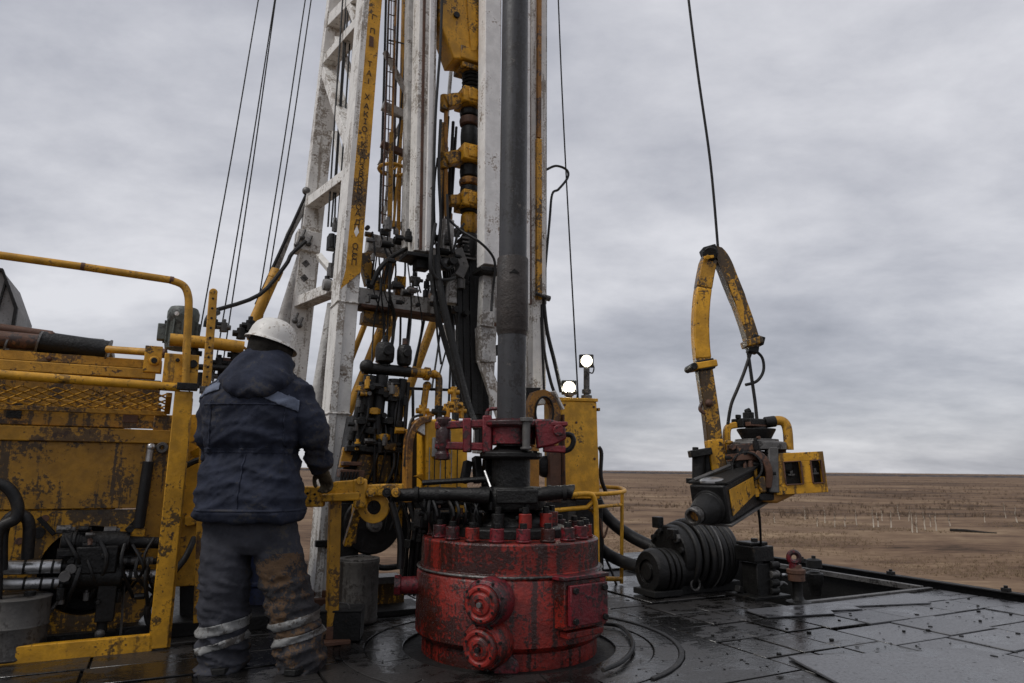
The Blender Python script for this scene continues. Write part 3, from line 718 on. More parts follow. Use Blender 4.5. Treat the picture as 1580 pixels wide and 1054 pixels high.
def black_tongs():
    t = thing('black_power_tongs', 'long black pipe tongs lying level round the pipe just above the preventer', 'pipe tongs', W + Z * .95, 0)
    y = 4.55

    def q(px, py, dy=0.0): return Q(px, py, y + dy)
    z0 = q(790, 768).z
    b = MB(); b.lathe((0, y, z0), [(.13, -.07), (.22, -.065), (.23, -.03), (.23, .03), (.20, .07), (.13, .075)], seg=36); b.build('tong_body', black, t, .004)
    b = MB(); b.tube(cat([q(612, 764, -.16), q(660, 763, -.18), q(710, 763, -.2), q(755, 766, -.2)], 4), [.038, .04, .04, .043, .045, .045, .043, .042, .042, .045, .05, .05, .05], 14); b.build('left_handle', black, t, 0)
    b = MB(); b.tube(cat([q(822, 765, -.2), q(850, 761, -.19), q(878, 759, -.18), q(885, 760, -.18)], 3), [.035, .04, .044, .044, .043, .04, .042, .046, .048, .03], 14); b.build('right_handle', black, t, 0)
    b = MB(); b.bar(q(765, 766, -.21), q(830, 766, -.21), .09, .06, Vec((0, 1, 0))); b.build('jaw_block', black, t, .01)
    b = MB(); b.tube([q(652, 745, -.1), q(752, 739, -.1)], .017, 8); b.ball(q(752, 739, -.1), .026); b.build('upper_rod', black, t, 0)
    b = MB(); b.tube(cat([q(650, 780, -.1), q(690, 777, -.12), q(725, 779, -.1), q(770, 785, -.1)], 3), .026, 8); b.build('lower_rod', black, t, 0)
    b = MB(); b.tube([q(748, 727, -.12), q(757, 752, -.2)], .008, 6); b.build('latch_rod', chrome, t, 0)
    for i, (px, py) in enumerate(((672, 792), (700, 800), (735, 792), (806, 790))):
        b = MB(); b.bar(q(px, py - 22, -.1), q(px, py + 12, -.1), .05, .05); b.cyl(q(px, py + 12, -.1), q(px, py + 20, -.1), .03, seg=8); b.build('hanger_block', black, t, .004)
    b = MB(); b.box(q(710, 785, -.16), (.05, .04, .045)); b.build('valve_tag', yellow_clean, t, .004)
    b = MB(); b.lathe(q(660, 778, -.15), [(.03, -.03), (.05, -.02), (.05, .02), (.03, .03)], Vec((0, 1, 0)), 16); b.build('pivot', black, t, .002)
    r = random.Random(41)
    for i in range(40):
        px = r.uniform(640, 870); cc = q(px, r.uniform(752, 800) if px < 830 else r.uniform(752, 768), -.22 + r.random() * .1); s_ = r.uniform(.012, .03); ax_ = r.choice((Vec((1, 0, 0)), Z, Vec((0, 1, 0)))); b = MB()
        b.cyl(cc - ax_ * s_, cc + ax_ * s_, s_ * .75, seg=r.choice((6, 8, 12))); b.cyl(cc + ax_ * s_, cc + ax_ * s_ * 1.6, s_ * .4, seg=6); b.build('tong_fitting', r.choice((black, black, black_dull, rusty)), t, .002)
    for px in (640, 672, 705, 845, 868):
        b = MB(); b.tube([q(px, 763 if px < 800 else 760.5, -.185), q(px + 6, 763 if px < 800 else 760.5, -.185)], .048, 14); b.build('handle_band', black_dull, t, 0)
    for i in range(8):
        x0 = r.uniform(650, 760); b = MB(); b.tube(cat([q(x0, 770, -.2), q(x0 + r.uniform(-10, 10), 795, -.24), q(x0 + r.uniform(-20, 20), 822, -.1)], 4), r.uniform(.006, .012), 6); b.build('tong_hose', rubber, t, 0)
    for i, (px, py, w, h) in enumerate(((690, 808, .14, .16), (655, 800, .10, .12), (728, 812, .12, .10), (762, 800, .10, .12), (835, 795, .12, .07))):
        b = MB(); b.box(q(px, py, .02), (w, .14, h)); b.cyl(q(px, py, .02) - Z * h * .5, q(px, py, .02) - Z * (h * .5 + .04), w * .3, seg=10); b.build('slip_block', black, t, .012)
    for i, (xa, ya, xb, yb) in enumerate(((735, 705, 738, 745), (752, 708, 750, 750), (722, 712, 716, 745), (772, 700, 770, 742))):
        b = MB(); b.bar(q(xa, ya, .08), q(xb, yb, .04), .05, .06); b.build('hanger_link', black, t, .006)
    # pipe rams below: a low black spider bowl on the flange
    b = MB(); b.lathe((0, y, q(0, 792).z), [(.12, -.06), (.25, -.06), (.25, -.03), (.17, .03), (.12, .05)], seg=32); b.build('spider_bowl', black, t, .004)


black_tongs()


def tong_arm():
    t = thing('tong_torque_arm', 'chipped yellow torque arm on a post that the worker holds, left of the black tongs', 'torque arm', Q(517, 890, 4.55), 0)
    y = 4.42

    def q(px, py, dy=0.0): return Q(px, py, y + dy)
    b = MB(); b.box(q(484, 766), (.135, .12, .125), Mx.Rotation(.15, 3, 'Z')); e = b.build('end_block', yellow, t, .008)
    b = MB()
    for i, j in ((-.02, .02), (.025, .015), (.0, -.025)): c = q(484, 766) + Vec((i, -.062, j)); b.cyl(c, c + Vec((0, -.01, 0)), .008, seg=6)
    b.build('block_bolts', black, e, 0, kind='stuff')
    b = MB(); b.bar(q(498, 755), q(560, 750), .085, .10, Vec((0, 1, 0))); b.bar(q(500, 768), q(558, 765), .05, .14, Vec((0, 1, 0))); b.build('arm_beam', yellow, t, .008)
    b = MB(); b.bar(q(556, 739, -.04), q(556, 784, -.04), .085, .04, Vec((0, 1, 0))); b.bar(q(556, 739, .06), q(556, 784, .06), .085, .03, Vec((0, 1, 0))); b.build('clevis', yellow, t, .012)
    b = MB(); b.cyl(q(556, 742, -.08), q(556, 742, .1), .025, seg=10); b.build('clevis_pin', yellow, t, .003)
    b = MB(); b.sweep([q(562, 757), q(590, 756), q(622, 757)], [.07, .075, .085], [.08, .07, .06], Vec((0, 1, 0))); b.build('adjuster', yellow, t, .008)
    for px in (572, 597, 611):
        b = MB(); b.cyl(q(px, 760, -.04), q(px, 760, -.10), .03, seg=10); b.cyl(q(px, 760, -.10), q(px, 760, -.112), .016, seg=6); b.build('adjuster_bolt', yellow_oily if px != 597 else black, t, .003)
    b = MB(); b.ringbox(q(577, 783, .03), Vec((0, 1, 0)), .045, .098, .03, 28); b.build('eye_plate', yellow, t, .004)
    b = MB(); b.tube(cat([q(604, 775), q(612, 805), q(618, 835), q(617, 878)], 4), .022, 8); b.build('control_hose', rubber, t, 0)
    g = q(515, 905, .10); g.z = .0
    b = MB(); b.bar(q(517, 770, .06), g + Z * .1, .07, .07); b.build('post', yellow_rail, t, .006)
    b = MB(); b.box((g.x, g.y, .012), (.2, .2, .024)); b.bar((g.x, g.y, .024), g + Z * .1, .075, .075); b.build('post_base', rusty, t, .004)
    b = MB(); b.bar(q(552, 785, .08), q(535, 842, .12), .05, .05); b.build('stay', yellow, t, .005)


tong_arm()

b = MB(); b.tube(cat([G(918, 962, .02), G(955, 966, .02), G(974, 985, .02), G(975, 1003, .02), G(958, 1022, .02), G(930, 1034, .02)], 6), .013, 8)
tag(b.build('loose_cable', rubber, None, 0), 'short loose black cable curling on the floor right of the red preventer', 'cable')
# ================================================================== MAST
VF, VB = 1.75, 3.0


def mast():
    t = thing('drilling_mast', 'tall dirty white lattice mast with a lettered yellow strip on its front left leg', 'drilling mast', R(-.8, VF, 0), ANG)
    f0, f1 = P(494, 925, VF), P(596, -330, VF)

    def leg(y, dv=0.0):
        k = (925 - y) / 1255; return P(494 + (102 * k ** 1.02), y, VF + dv)
    # front left leg: deep box with a face plate, flange edges proud
    b = MB(); b.bar(leg(925), leg(-330), .17, .30); fl = b.build('front_left_leg', white, t, .006)
    b = MB(); b.bar(leg(925) - V * .158 - U * .055, leg(-330) - V * .158 - U * .055, .06, .014); b.build('face_flange', white, fl, .003)
    for y in (640, 472):
        b = MB(); b.box(leg(y) - V * .02, (.186, .30, .012)); b.build('weld_seam', white, fl, .003)
        b = MB(); a = [leg(y) - V * .1655 for y in (455, 425, -330)]
    b.prism([a[0] - U * .075, a[1] + U * .088, a[2] + U * .088, a[2] - U * .03, leg(120) - V * .1655 - U * .03, a[1] - U * .045], V * .009); strip = b.build('lettered_strip', yellow, t, .002)
    letters(strip, leg)
    # rear left leg with collars
    rl = lambda y: P(452 + (560 - y) * .118 + (0 if y < 560 else (y - 560) * .02), y, VB)
    b = MB(); b.bar(rl(930), rl(-330), .20, .16); b.build('rear_left_leg', white, t, .006)
    b = MB(); b.bar(rl(392) - V * .02, rl(362) - V * .02, .24, .22); b.build('leg_collar', white, t, .005)
    for y, px in ((410, 0), (432, 0)):
        b = MB(); c = rl(y) - V * .08; b.box(c, (.06, .012, .06), RG @ Mx.Rotation(.78, 3, 'Y')); b.build('lug_plate', steel, t, .002)
    # ties between the two left legs: sloping channels
    def tie(ya, yb, wu=.10, mat=white, nm='side_tie'):
        b = MB(); p0 = rl(ya) - V * .08; p1 = leg(yb) + V * .15; b.bar(p0, p1, .14, wu, Z); b.build(nm, mat, t, .005)
    tie(100, 22); tie(40, -30, .14, white, 'side_brace'); tie(318, 262); tie(470, 436)
    tie(118, 215, .10, white, 'side_brace'); tie(-30, -120); tie(-40, 30, .08, white, 'side_brace')
    # right front leg: white with a yellow guide bar
    rr = lambda y, dx=0: P(826 + dx - (y / 1000.), y, VF)
    b = MB(); b.bar(P(824, 625, VF), P(828, -330, VF), .15, .2); b.build('front_right_leg', white, t, .005)
    b = MB(); b.bar(P(818, 470, VF - .11), P(815, -330, VF - .11), .03, .02); b.build('wear_strip', rusty, t, .002)
    b = MB(); b.bar(P(831, 462, VF - .115), P(831, 215, VF - .115), .06, .04); b.build('guide_bar', yellow, t, .003)
    b = MB(); b.bar(P(831, 213, VF - .115), P(833, -330, VF - .115), .045, .04); b.build('guide_bar', brownyel, t, .003)
    b = MB(); b.bar(P(840, 470, VF - .05), P(842, -330, VF - .05), .022, .05); b.build('side_strip', grey_white, t, .002)
    b = MB(); b.tube([P(826, 452, VF - .16), P(844, 460, VF - .16)], .018, 8); b.cyl(P(841, 459, VF - .16), P(848, 461, VF - .16), .03, seg=8); b.build('pin', steel, t, .002)
    # rear right leg and back frame
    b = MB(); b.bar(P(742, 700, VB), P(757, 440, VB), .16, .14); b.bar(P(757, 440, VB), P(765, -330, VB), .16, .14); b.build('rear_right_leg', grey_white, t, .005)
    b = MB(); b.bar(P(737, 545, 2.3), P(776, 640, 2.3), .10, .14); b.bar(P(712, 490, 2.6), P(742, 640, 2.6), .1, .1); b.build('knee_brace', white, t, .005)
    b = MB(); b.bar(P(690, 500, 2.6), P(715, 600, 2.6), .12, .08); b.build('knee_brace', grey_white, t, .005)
    # crossbeams
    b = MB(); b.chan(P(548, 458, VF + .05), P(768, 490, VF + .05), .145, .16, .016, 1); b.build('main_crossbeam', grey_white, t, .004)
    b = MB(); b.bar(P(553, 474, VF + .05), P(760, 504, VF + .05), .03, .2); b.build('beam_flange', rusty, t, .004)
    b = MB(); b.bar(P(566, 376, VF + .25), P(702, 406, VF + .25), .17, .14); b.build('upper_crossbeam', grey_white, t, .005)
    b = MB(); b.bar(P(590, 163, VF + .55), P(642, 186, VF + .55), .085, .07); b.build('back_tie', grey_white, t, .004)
    b = MB(); b.bar(P(594, 80, VF + .5), P(642, 172, VF + .5), .05, .05); b.build('back_brace', grey_white, t, .004)
    b = MB(); b.bar(P(600, 62, VF + .5), P(642, 72, VF + .5), .012, .012); b.build('tie_rod', steel, t, 0)
    b = MB(); b.bar(P(560, 392, VF + .1), P(572, 440, VF + .1), .10, .1); b.build('beam_bracket', yellow_oily, t, .005)
    b = MB(); b.bar(P(558, 490, VF + .1), P(600, 497, VF + .1), .11, .14); b.build('beam_bracket', yellow_oily, t, .005)
    b = MB(); b.box(P(617, 436, VF), (.09, .09, .10)); b.build('beam_bracket', yellow, t, .005)
    b = MB(); b.box(P(585, 444, VF - .02), (.12, .06, .06)); b.build('beam_bracket', yellow, t, .005)
    b = MB(); b.bar(P(603, 398, VF + .2), P(594, 440, VF + .2), .09, .06); b.build('post_bracket', brownyel, t, .004)
    # inner (telescoping) columns
    b = MB(); b.bar(P(649, 392, 1.35), P(662, -330, 1.35), .17, .18); cl = b.build('inner_left_column', white, t, .006)
    b = MB(); b.bar(P(630, 385, 1.5), P(639, -330, 1.5), .09, .12); b.build('column_flange', grey_white, cl, .004)
    b = MB(); b.bar(P(660, 388, 1.24), P(673, -330, 1.24), .045, .04); b.build('column_rail', white_bright, cl, .004)
    b = MB(); b.bar(P(649, 385, 1.255), P(660, -330, 1.255), .025, .012); b.build('rust_strip', rusty, cl, .002)
    b = MB(); b.box(P(644, 399, 1.35), (.26, .24, .035)); b.box(P(650, 410, 1.35), (.12, .12, .08)); b.build('column_foot', black, cl, .005)
    b = MB(); b.bar(P(754, 412, 1.12), P(757, -330, 1.12), .155, .16); cr = b.build('inner_right_column', white_bright, t, .005)
    b = MB(); b.bar(P(806, 470, 1.22), P(809, -330, 1.22), .09, .12); b.build('column_flange', white_bright, cr, .004)
    b = MB(); b.box(P(752, 420, 1.12), (.20, .2, .04)); b.build('column_foot', black, cr, .005)
    b = MB(); b.bar(P(752, 428, 1.16), P(749, 505, 1.16), .12, .10); b.bar(P(748, 505, 1.2), P(750, 560, 1.2), .14, .12); b.build('column_stub', grey_white, cr, .005)
    b = MB(); b.bar(P(746, 545, 1.3), P(770, 540, 1.3), .09, .1); b.bar(P(742, 560, 1.35), P(744, 690, 1.35), .1, .1); b.build('stub_block', black_dull, cr, .005)
    b = MB(); b.bar(P(744, 555, 1.2), P(776, 650, 1.2), .09, .05); b.build('stub_brace', white, cr, .004)
    # ladder behind the strip
    lp = [lambda y, o=o: P(o - (y * .030), y, 2.15) for o in (600, 611)]
    for q, mt in zip(lp, (rusty, brownyel)):
        b = MB(); b.tube([q(345), q(-330)], .011, 8); b.build('ladder_rail', mt, t, 0)
    for i in range(18):
        y = 330 - i * 22; b = MB(); b.tube([lp[0](y), lp[1](y + 3)], .006, 6); b.build('ladder_rung', rusty, t, 0)
    for px, mt in ((621, yellow_rail), (606, grey_white)):
        b = MB(); b.tube([P(px - 14, 350, 2.4), P(px, 190, 2.4), P(px + 4, -60, 2.4)], .014, 8); b.build('standpipe', mt, t, 0)
    b = MB(); b.bar(P(588, 222, 2.2), P(624, 237, 2.2), .06, .06); b.build('landing_bar', rusty, t, .003)
    b = MB(); b.torus(P(606, 262, 2.3), Z, .14, .018, 24, 6); b.tube([P(624, 240, 2.3), P(608, 262, 2.3)], .012, 6); b.build('ladder_hoop', yellow_rail, t, 0)
    # yellow support tubes at the back
    for a, c, r in (((596, 488), (534, 645), .045), ((569, 485), (520, 610), .028), ((672, 488), (598, 690), .045), ((612, 478), (584, 560), .035)):
        b = MB(); b.tube([P(*a, 2.5), P(*c, 2.5)], r, 14); b.build('support_tube', yellow_rail, t, 0)
    # raising strut and cylinder at the far left
    b = MB(); b.tube([P(470, 395, 3.1), P(436, 505, 3.1)], .075, 16); b.cyl(P(478, 372, 3.1), P(468, 402, 3.1), .045, seg=12); b.build('raising_cylinder', grey_white, t, .004)
    b = MB(); b.tube([P(515, 470, 2.2), P(485, 640, 2.2)], .06, 12); b.build('strut_tube', grey_white, t, 0)
    b = MB(); b.tube([P(480, 300, 3.0), P(447, 360, 3.0), P(412, 450, 3.0)], .034, 10); s = b.build('diagonal_stay', grey_white, t, 0)
    b = MB(); b.tube([P(474, 297, 2.95), P(395, 470, 2.95)], .016, 8); b.build('stay_rod', black_dull, s, 0)
    b = MB(); b.ball(P(473, 295, 2.95), .045); b.build('stay_ball', steel, s, 0)
    b = MB(); b.tube([P(424, 425, 2.9), P(385, 512, 2.9)], .055, 14); b.cyl(P(428, 417, 2.9), P(422, 430, 2.9), .062, seg=14); b.build('stay_socket', yellow_rail, s, .003)
    b = MB(); b.tube(cat([P(472, 372, 2.8), P(450, 392, 2.8), P(440, 410, 2.8), P(400, 455, 2.8), P(335, 478, 2.6)], 4), .020, 8); b.build('slack_hose', rubber, t, 0)
    b = MB()
    for px, py in ((458, 378), (466, 366), (476, 376), (455, 495), (462, 502)): b.ball(P(px, py, 2.85), .03); b.tube([P(px, py, 2.85), P(px + 5, py - 12, 2.85)], .014, 6)
    b.build('stay_shackle', steel, t, 0, kind='stuff')
    # machinery between the left legs
    for px, py, s in ((512, 375, .10), (520, 400, .09), (510, 420, .07), (505, 440, .08), (517, 350, .06)):
        b = MB(); b.box(P(px, py, 2.2), (s * .8, s, s * 1.4)); b.cyl(P(px, py + 8, 2.1), P(px, py - 14, 2.1), s * .3, seg=8); b.build('latch_block', black if s > .07 else steel, t, .004)
    b = MB(); b.lathe(P(507, 440, 2.0), [(.05, -.05), (.055, -.02), (.05, .02), (.055, .05)], U, 16); b.build('winch_spool', cover_m, t, .002)
    # pulleys and fittings on the beam tops
    r = random.Random(5)
    for i in range(22):
        px = r.uniform(566, 735); py = 372 + (px - 566) * .2 + r.choice((-16, -10, 60, 66)) + r.uniform(-4, 4); s = r.uniform(.025, .055)
        b = MB(); c = P(px, py, VF + r.uniform(-.05, .15))
        if i % 3: b.box(c, (s * 1.6, s, s * 1.3)); b.cyl(c + Z * s * .6, c + Z * s * 1.6, s * .35, seg=8)
        else: b.cyl(c - U * s, c + U * s, s * .8, seg=12); b.cyl(c + U * s, c + U * s * 1.7, s * .4, seg=6)
        b.build('beam_fitting', r.choice((black, black_dull, steel, yellow_oily, brownyel)), t, .003)
    for i in range(9):
        px = 575 + i * 14 + r.uniform(-4, 4); b = MB(); z0 = r.uniform(345, 372); b.tube(cat([P(px, z0, VF + .1), P(px + r.uniform(-8, 8), z0 + 28, VF), P(px + r.uniform(-10, 14), 408, VF - .02), P(px + r.uniform(-8, 8), 452, VF + .06)], 4), r.uniform(.007, .013), 6); b.build('thin_hose', rubber, t, 0)
    for i in range(5):
        px = 508 + i * 5; b = MB(); b.tube(cat([P(px + 26, -80, 2.3), P(px + r.uniform(0, 9), 200 + i * 10, 2.3), P(px - 2, 350, 2.3)], 4), .009, 6); b.build('thin_hose', rubber, t, 0)
    # lines, pipes and extra braces behind the columns
    for i in range(14):
        px = r.uniform(588, 640); b = MB(); b.tube(cat([P(px + r.uniform(4, 12), -90, r.uniform(2.1, 2.9)), P(px + r.uniform(-2, 5), 140, 2.5), P(px - r.uniform(0, 8), 350 + r.uniform(0, 30), 2.4)], 4), r.uniform(.006, .014), 6); b.build('hanging_line', r.choice((rubber, rubber, brownyel, yellow_rail, rusty)), t, 0)
    for i in range(10):
        px = r.uniform(666, 700); b = MB(); b.tube(cat([P(px + 8, 180 + i * 8, 1.55), P(px + r.uniform(-4, 6), 300, 1.5), P(px + r.uniform(-6, 8), 400, 1.5), P(px + r.uniform(0, 25), 470 + r.uniform(0, 60), 1.6)], 4), r.uniform(.008, .016), 6); b.build('hanging_line', rubber, t, 0)
    for i in range(9):
        px = r.uniform(690, 745); b = MB(); b.tube(cat([P(px, 480, 1.7), P(px + r.uniform(-4, 4), 560, 1.65), P(px + r.uniform(-6, 10), 650, 1.5)], 4), r.uniform(.010, .02), 6); b.build('hanging_line', rubber, t, 0)
    for i in range(12):
        px = r.uniform(575, 690); b = MB(); b.tube(cat([P(px, 400 + (px - 600) * .2, 1.8), P(px + r.uniform(-6, 6), 450, 1.62), P(px + r.uniform(-10, 14), 500, 1.7), P(px + r.uniform(-16, 10), 560 + r.uniform(0, 50), 1.5)], 4), r.uniform(.006, .013), 6); b.build('hanging_line', rubber, t, 0)
    for a_, c_, w_ in (((586, 255), (640, 150), .05), ((590, 330), (640, 245), .05), ((640, -20), (596, -60), .07), ((592, 345), (642, 352), .07), ((700, 60), (684, 250), .035)):
        b = MB(); b.bar(P(*a_, VF + .9), P(*c_, VF + .9), w_, w_); b.build('back_brace', grey_white, t, .004)
    for a_, c_ in (((516, 205), (548, 330)), ((520, 60), (556, 150)), ((492, 395), (530, 440))):
        b = MB(); b.bar(P(*a_, 2.75), P(*c_, 2.3), .06, .06); b.build('side_brace', white, t, .004)
    for px, y0, y1, mt in ((684, 190, 392, yellow_rail), (695, 330, 400, brownyel), (604, 205, 352, yellow_rail)):
        b = MB(); b.tube([P(px, y0, 1.75), P(px - 3, y1, 1.75)], .022, 10); b.build('standpipe', mt, t, 0)
    for i in range(52):
        px = r.uniform(562, 738); py = r.uniform(352, 478) + (px - 650) * .08; s_ = r.uniform(.02, .045); c = P(px, py, r.uniform(1.2, 1.5)); ax_ = r.choice((U, V, Z)); b = MB()
        b.cyl(c - ax_ * s_, c + ax_ * s_, s_ * .8, seg=r.choice((6, 8, 12))); b.cyl(c + ax_ * s_, c + ax_ * s_ * 1.7, s_ * .4, seg=6); b.build('beam_fitting', r.choice((black, black, black_dull, steel)), t, .002)
    # foot: dirty lower end on its pad
    g = leg(925); b = MB(); b.box((g.x, g.y, .04), (.34, .44, .07)); b.bar((g.x, g.y, .075), Vec((g.x, g.y, .075)) + (leg(900) - g).normalized() * max(.05, g.z), .2, .33); b.build('leg_foot', rusty, t, .006)
    b = MB(); b.bar(leg(838) - V * .16 - U * .04, leg(826) - V * .16 + U * .1, .05, .04); b.box(leg(835) - V * .17, (.22, .05, .05)); b.build('foot_clamp', black, t, .005)
    g = rl(930); b = MB(); b.box((g.x, g.y, .04), (.34, .34, .07)); b.build('leg_foot', black, t, .006)


def letters(strip, leg):
    """dark worn letters painted down the yellow strip, and the pale diamond"""
    seq = [(12, 'У'), (45, 'Г'), (66, 'П'), (116, 'Т'), (130, 'А'), (142, '1'), (166, 'Х'), (180, 'А'), (192, 'К'), (203, 'І'), (215, 'О'), (238, 'К'), (250, 'Т'), (262, 'П'), (272, 'З'), (282, 'В'), (291, 'О'), (300, 'К'), (309, 'О'), (321, 'Ж'), (332, 'С'), (342, 'А'), (356, 'Л'), (363, 'П'), (392, 'О'), (400, 'С'), (407, 'Є'), (416, 'П')]
    fr = FR[strip]; inv = fr.inverted(); cache = {}
    for y, ch in seq:
        if ch not in cache:
            cu = bpy.data.curves.new('letter', 'FONT'); cu.body = ch; cu.size = .074; cu.align_x = 'CENTER'; cu.extrude = .0015
            o = bpy.data.objects.new('letter', cu); me = bpy.data.meshes.new_from_object(o); me.materials.append(letter_m); bpy.data.objects.remove(o); cache[ch] = me
        p = leg(y) - V * .1690 + U * .022; up = (leg(y - 10) - leg(y)).normalized(); n = -V; x = up.cross(n).normalized(); n = x.cross(up)
        # letters lie sideways, reading up the leg
        m = Mx((x, up, n)).transposed().to_4x4(); m.translation = p
        o = bpy.data.objects.new('letter', cache[ch]); COL.objects.link(o); o.parent = strip; o.matrix_local = inv @ m; FR[o] = fr; ALL.append(o)
    b = MB(); p = leg(373) - V * .1690 + U * .022; up = (leg(360) - leg(370)).normalized(); k = U * .022
    b.prism([p - up * .005, p + k + up * .04, p + up * .10, p - k + up * .04], -V * .003); b.build('pale_diamond', white_bright, strip, 0)
    b = MB(); p = leg(86) - V * .1690 + U * .02; b.prism([p - k * .9, p + k, p + k * .8 + up * .10, p - k + up * .11], -V * .002); b.build('rubbed_patch', rusty, strip, 0)


mast()


def travelling_block():
    t = thing('travelling_block', 'yellow travelling block with swivel and dark spring collars hanging inside the mast', 'travelling block', P(722, 230, 1.36), ANG)
    v = 1.36
    b = MB(); b.prism([P(678, -260, v - .12), P(678, 28, v - .12), P(700, 90, v - .12), P(745, 90, v - .12), P(765, 28, v - .12), P(765, -260, v - .12)], V * .24); bl = b.build('block_cheek', yellow, t, .01)
    b = MB(); b.prism([P(727, 78, v - .135), P(716, -60, v - .135), P(748, -60, v - .135), P(752, 20, v - .135), P(735, 78, v - .135)], V * .012); b.build('cheek_rib', yellow, bl, .003)
    b = MB(); c = P(704, 24, v - .12); b.cyl(c, c - V * .02, .03, seg=16); b.build('grease_hole', black, bl, .002)
    b = MB(); b.box(P(722, 95, v), (.25, .26, .13)); b.build('hook_yoke', yellow, t, .01)
    b = MB(); b.box(P(722, 111, v), (.21, .22, .05)); b.build('yoke_base', yellow_oily, t, .008)
    b = MB()
    for i in range(5): c = P(727, 117 + i * 6, v); b.torus(c, Z, .072, .017, 20, 6)
    b.cyl(P(727, 112, v), P(727, 150, v), .06, seg=16); b.build('coil_spring', black, t, 0)
    cs = P(724, 152, v)
    for py, nm in ((156, 'upper_clamp'), (243, 'lower_clamp'), (313, 'end_clamp')):
        c = P(724, py, v); b = MB(); b.box(c, (.21, .25, .15)); b.box(c - V * .13, (.12, .02, .11)); cl = b.build(nm, yellow_worn, t, .012)
        if py < 300:
            b = MB(); b.sweep([c - U * .09 - Z * .02, c - U * .17 - Z * .05, c - U * .245 - Z * .09], [.11, .12, .11], [.12, .11, .12]); b.build('clamp_arm', yellow_worn, cl, .01)
            b = MB(); q = c - U * .245 - Z * .09; b.cyl(q - Z * .075, q + Z * .075, .042, seg=12); b.build('arm_pin', yellow_oily, cl, .004)
        else:
            b = MB(); b.sweep([c - U * .09, c - U * .2 - Z * .02], [.1, .09], [.1, .09]); b.build('clamp_arm', yellow_oily, cl, .01)
    for ya, yb, r0, mt in ((170, 182, .085, black), (182, 196, .088, rusty), (196, 230, .080, black), (256, 276, .085, black), (276, 288, .09, brownyel), (288, 304, .082, black), (323, 330, .08, black), (330, 362, .078, yellow_oily), (362, 402, .085, black)):
        h_ = P(724, ya, v).z - P(724, yb, v).z; b = MB(); b.lathe(P(724, yb, v), [(r0 * .8, 0), (r0, h_ * .12), (r0 * 1.06, h_ * .5), (r0, h_ * .88), (r0 * .8, h_)], Z, 22); b.build('swivel_body' if r0 < .086 else 'swivel_collar', mt, t, .004)
    # links down both sides
    for o in (-.20,):
        b = MB(); b.tube([P(688, 165, v), P(688, 300, v), P(690, 385, v)], .02, 8); b.build('side_link', brownyel, t, 0)
    b = MB()
    for i in range(6): c = P(720, 372 + i * 6, v); b.box(c, (.16 - i * .008, .16, .018))
    b.build('bail_bolts', steel, t, .003, kind='stuff')
    # hanging elevator links and pale housing under the swivel
    b = MB(); b.sweep([P(704, 385, v - .1), P(714, 412, v - .1), P(706, 428, v - .1)], .09, .08); b.ball(P(688, 408, v - .05), .06); b.build('elevator_horn', steel, t, .006)
    b = MB(); b.bar(P(690, 340, v), P(688, 395, v), .11, .09); b.build('bail_plate', grey_white, t, .012)
    b = MB(); b.bar(P(702, 432, v), P(700, 470, v), .13, .1); b.build('link_plate', grey_white, t, .008)
    for px, w in ((707, .045), (716, .06), (727, .06), (735, .05)):
        b = MB(); b.bar(P(px, 400, v - .02), P(px + 4, 640, v - .1), w, .06); b.build('hanging_link', black if px != 735 else black_dull, t, .006)


travelling_block()


def hose(name, label, pts, r, mat=None, category='hose', group=None, seg=8, n=6):
    b = MB(); b.tube(cat(pts, n), r, seg); o = b.build(name, mat or rubber, None, 0); return tag(o, label, category, group)


hs = 'black hydraulic hoses hanging in the mast'
hose('hydraulic_hose', 'thick black hose bundle slanting from the swivel down toward the red tong', [P(672, 395, 1.2), P(680, 450, 1.15), P(698, 530, 1.1), P(722, 625, 1.0), P(735, 660, .9)], .033, black, group=hs)
hose('hydraulic_hose', 'black hose just left of the thick bundle, running straight to the tongs', [P(664, 400, 1.25), P(672, 470, 1.2), P(690, 540, 1.2), P(716, 620, 1.1), P(726, 655, 1.0)], .024, black, group=hs)
hose('hydraulic_hose', 'black hose hanging along the right edge of the white inner column', [P(684, -80, 1.2), P(680, 60, 1.2), P(676, 120, 1.2), P(672, 180, 1.2), P(669, 280, 1.2), P(666, 390, 1.22), P(664, 415, 1.22)], .013, group=hs)
hose('hydraulic_hose', 'black hose curving from the upper clamp to the elevator horn', [P(680, 185, 1.2), P(677, 260, 1.2), P(680, 340, 1.2), P(676, 390, 1.2), P(690, 415, 1.2), P(705, 400, 1.2)], .014, group=hs)
hose('hydraulic_hose', 'thin black hose arching over the white column beside the pipe', [P(688, 335, 1.2), P(712, 356, 1.1), P(738, 372, .99), P(758, 392, .99), P(764, 412, 1.0), P(760, 450, 1.05), P(758, 480, 1.05)], .011, group=hs)
hose('hydraulic_hose', 'black hose looping under the elevator horn', [P(672, 345, 1.2), P(664, 400, 1.15), P(672, 428, 1.15), P(690, 432, 1.15), P(702, 428, 1.2)], .016, group=hs)
hose('hydraulic_hose', 'black hose between the lower clamp and the horn, close to the swivel', [P(690, 300, 1.15), P(692, 350, 1.15), P(698, 390, 1.2), P(706, 362, 1.2), P(716, 345, 1.2)], .012, group=hs)
hose('hydraulic_hose', 'dark hose hanging behind the crossbeam, left of the yellow tube', [P(640, 410, 2.0), P(634, 470, 2.0), P(628, 530, 2.0), P(626, 560, 2.0)], .014, group=hs)
hose('hydraulic_hose', 'dark hose hanging behind the crossbeam, against the yellow tube', [P(662, 440, 2.0), P(655, 490, 2.0), P(644, 545, 2.0), P(640, 565, 2.0)], .014, group=hs)
hose('hydraulic_hose', 'thin dark hose beside the crossbeam bracket, near the black valve tops', [P(615, 440, 2.0), P(618, 490, 2.0), P(617, 540, 2.0)], .011, group=hs)
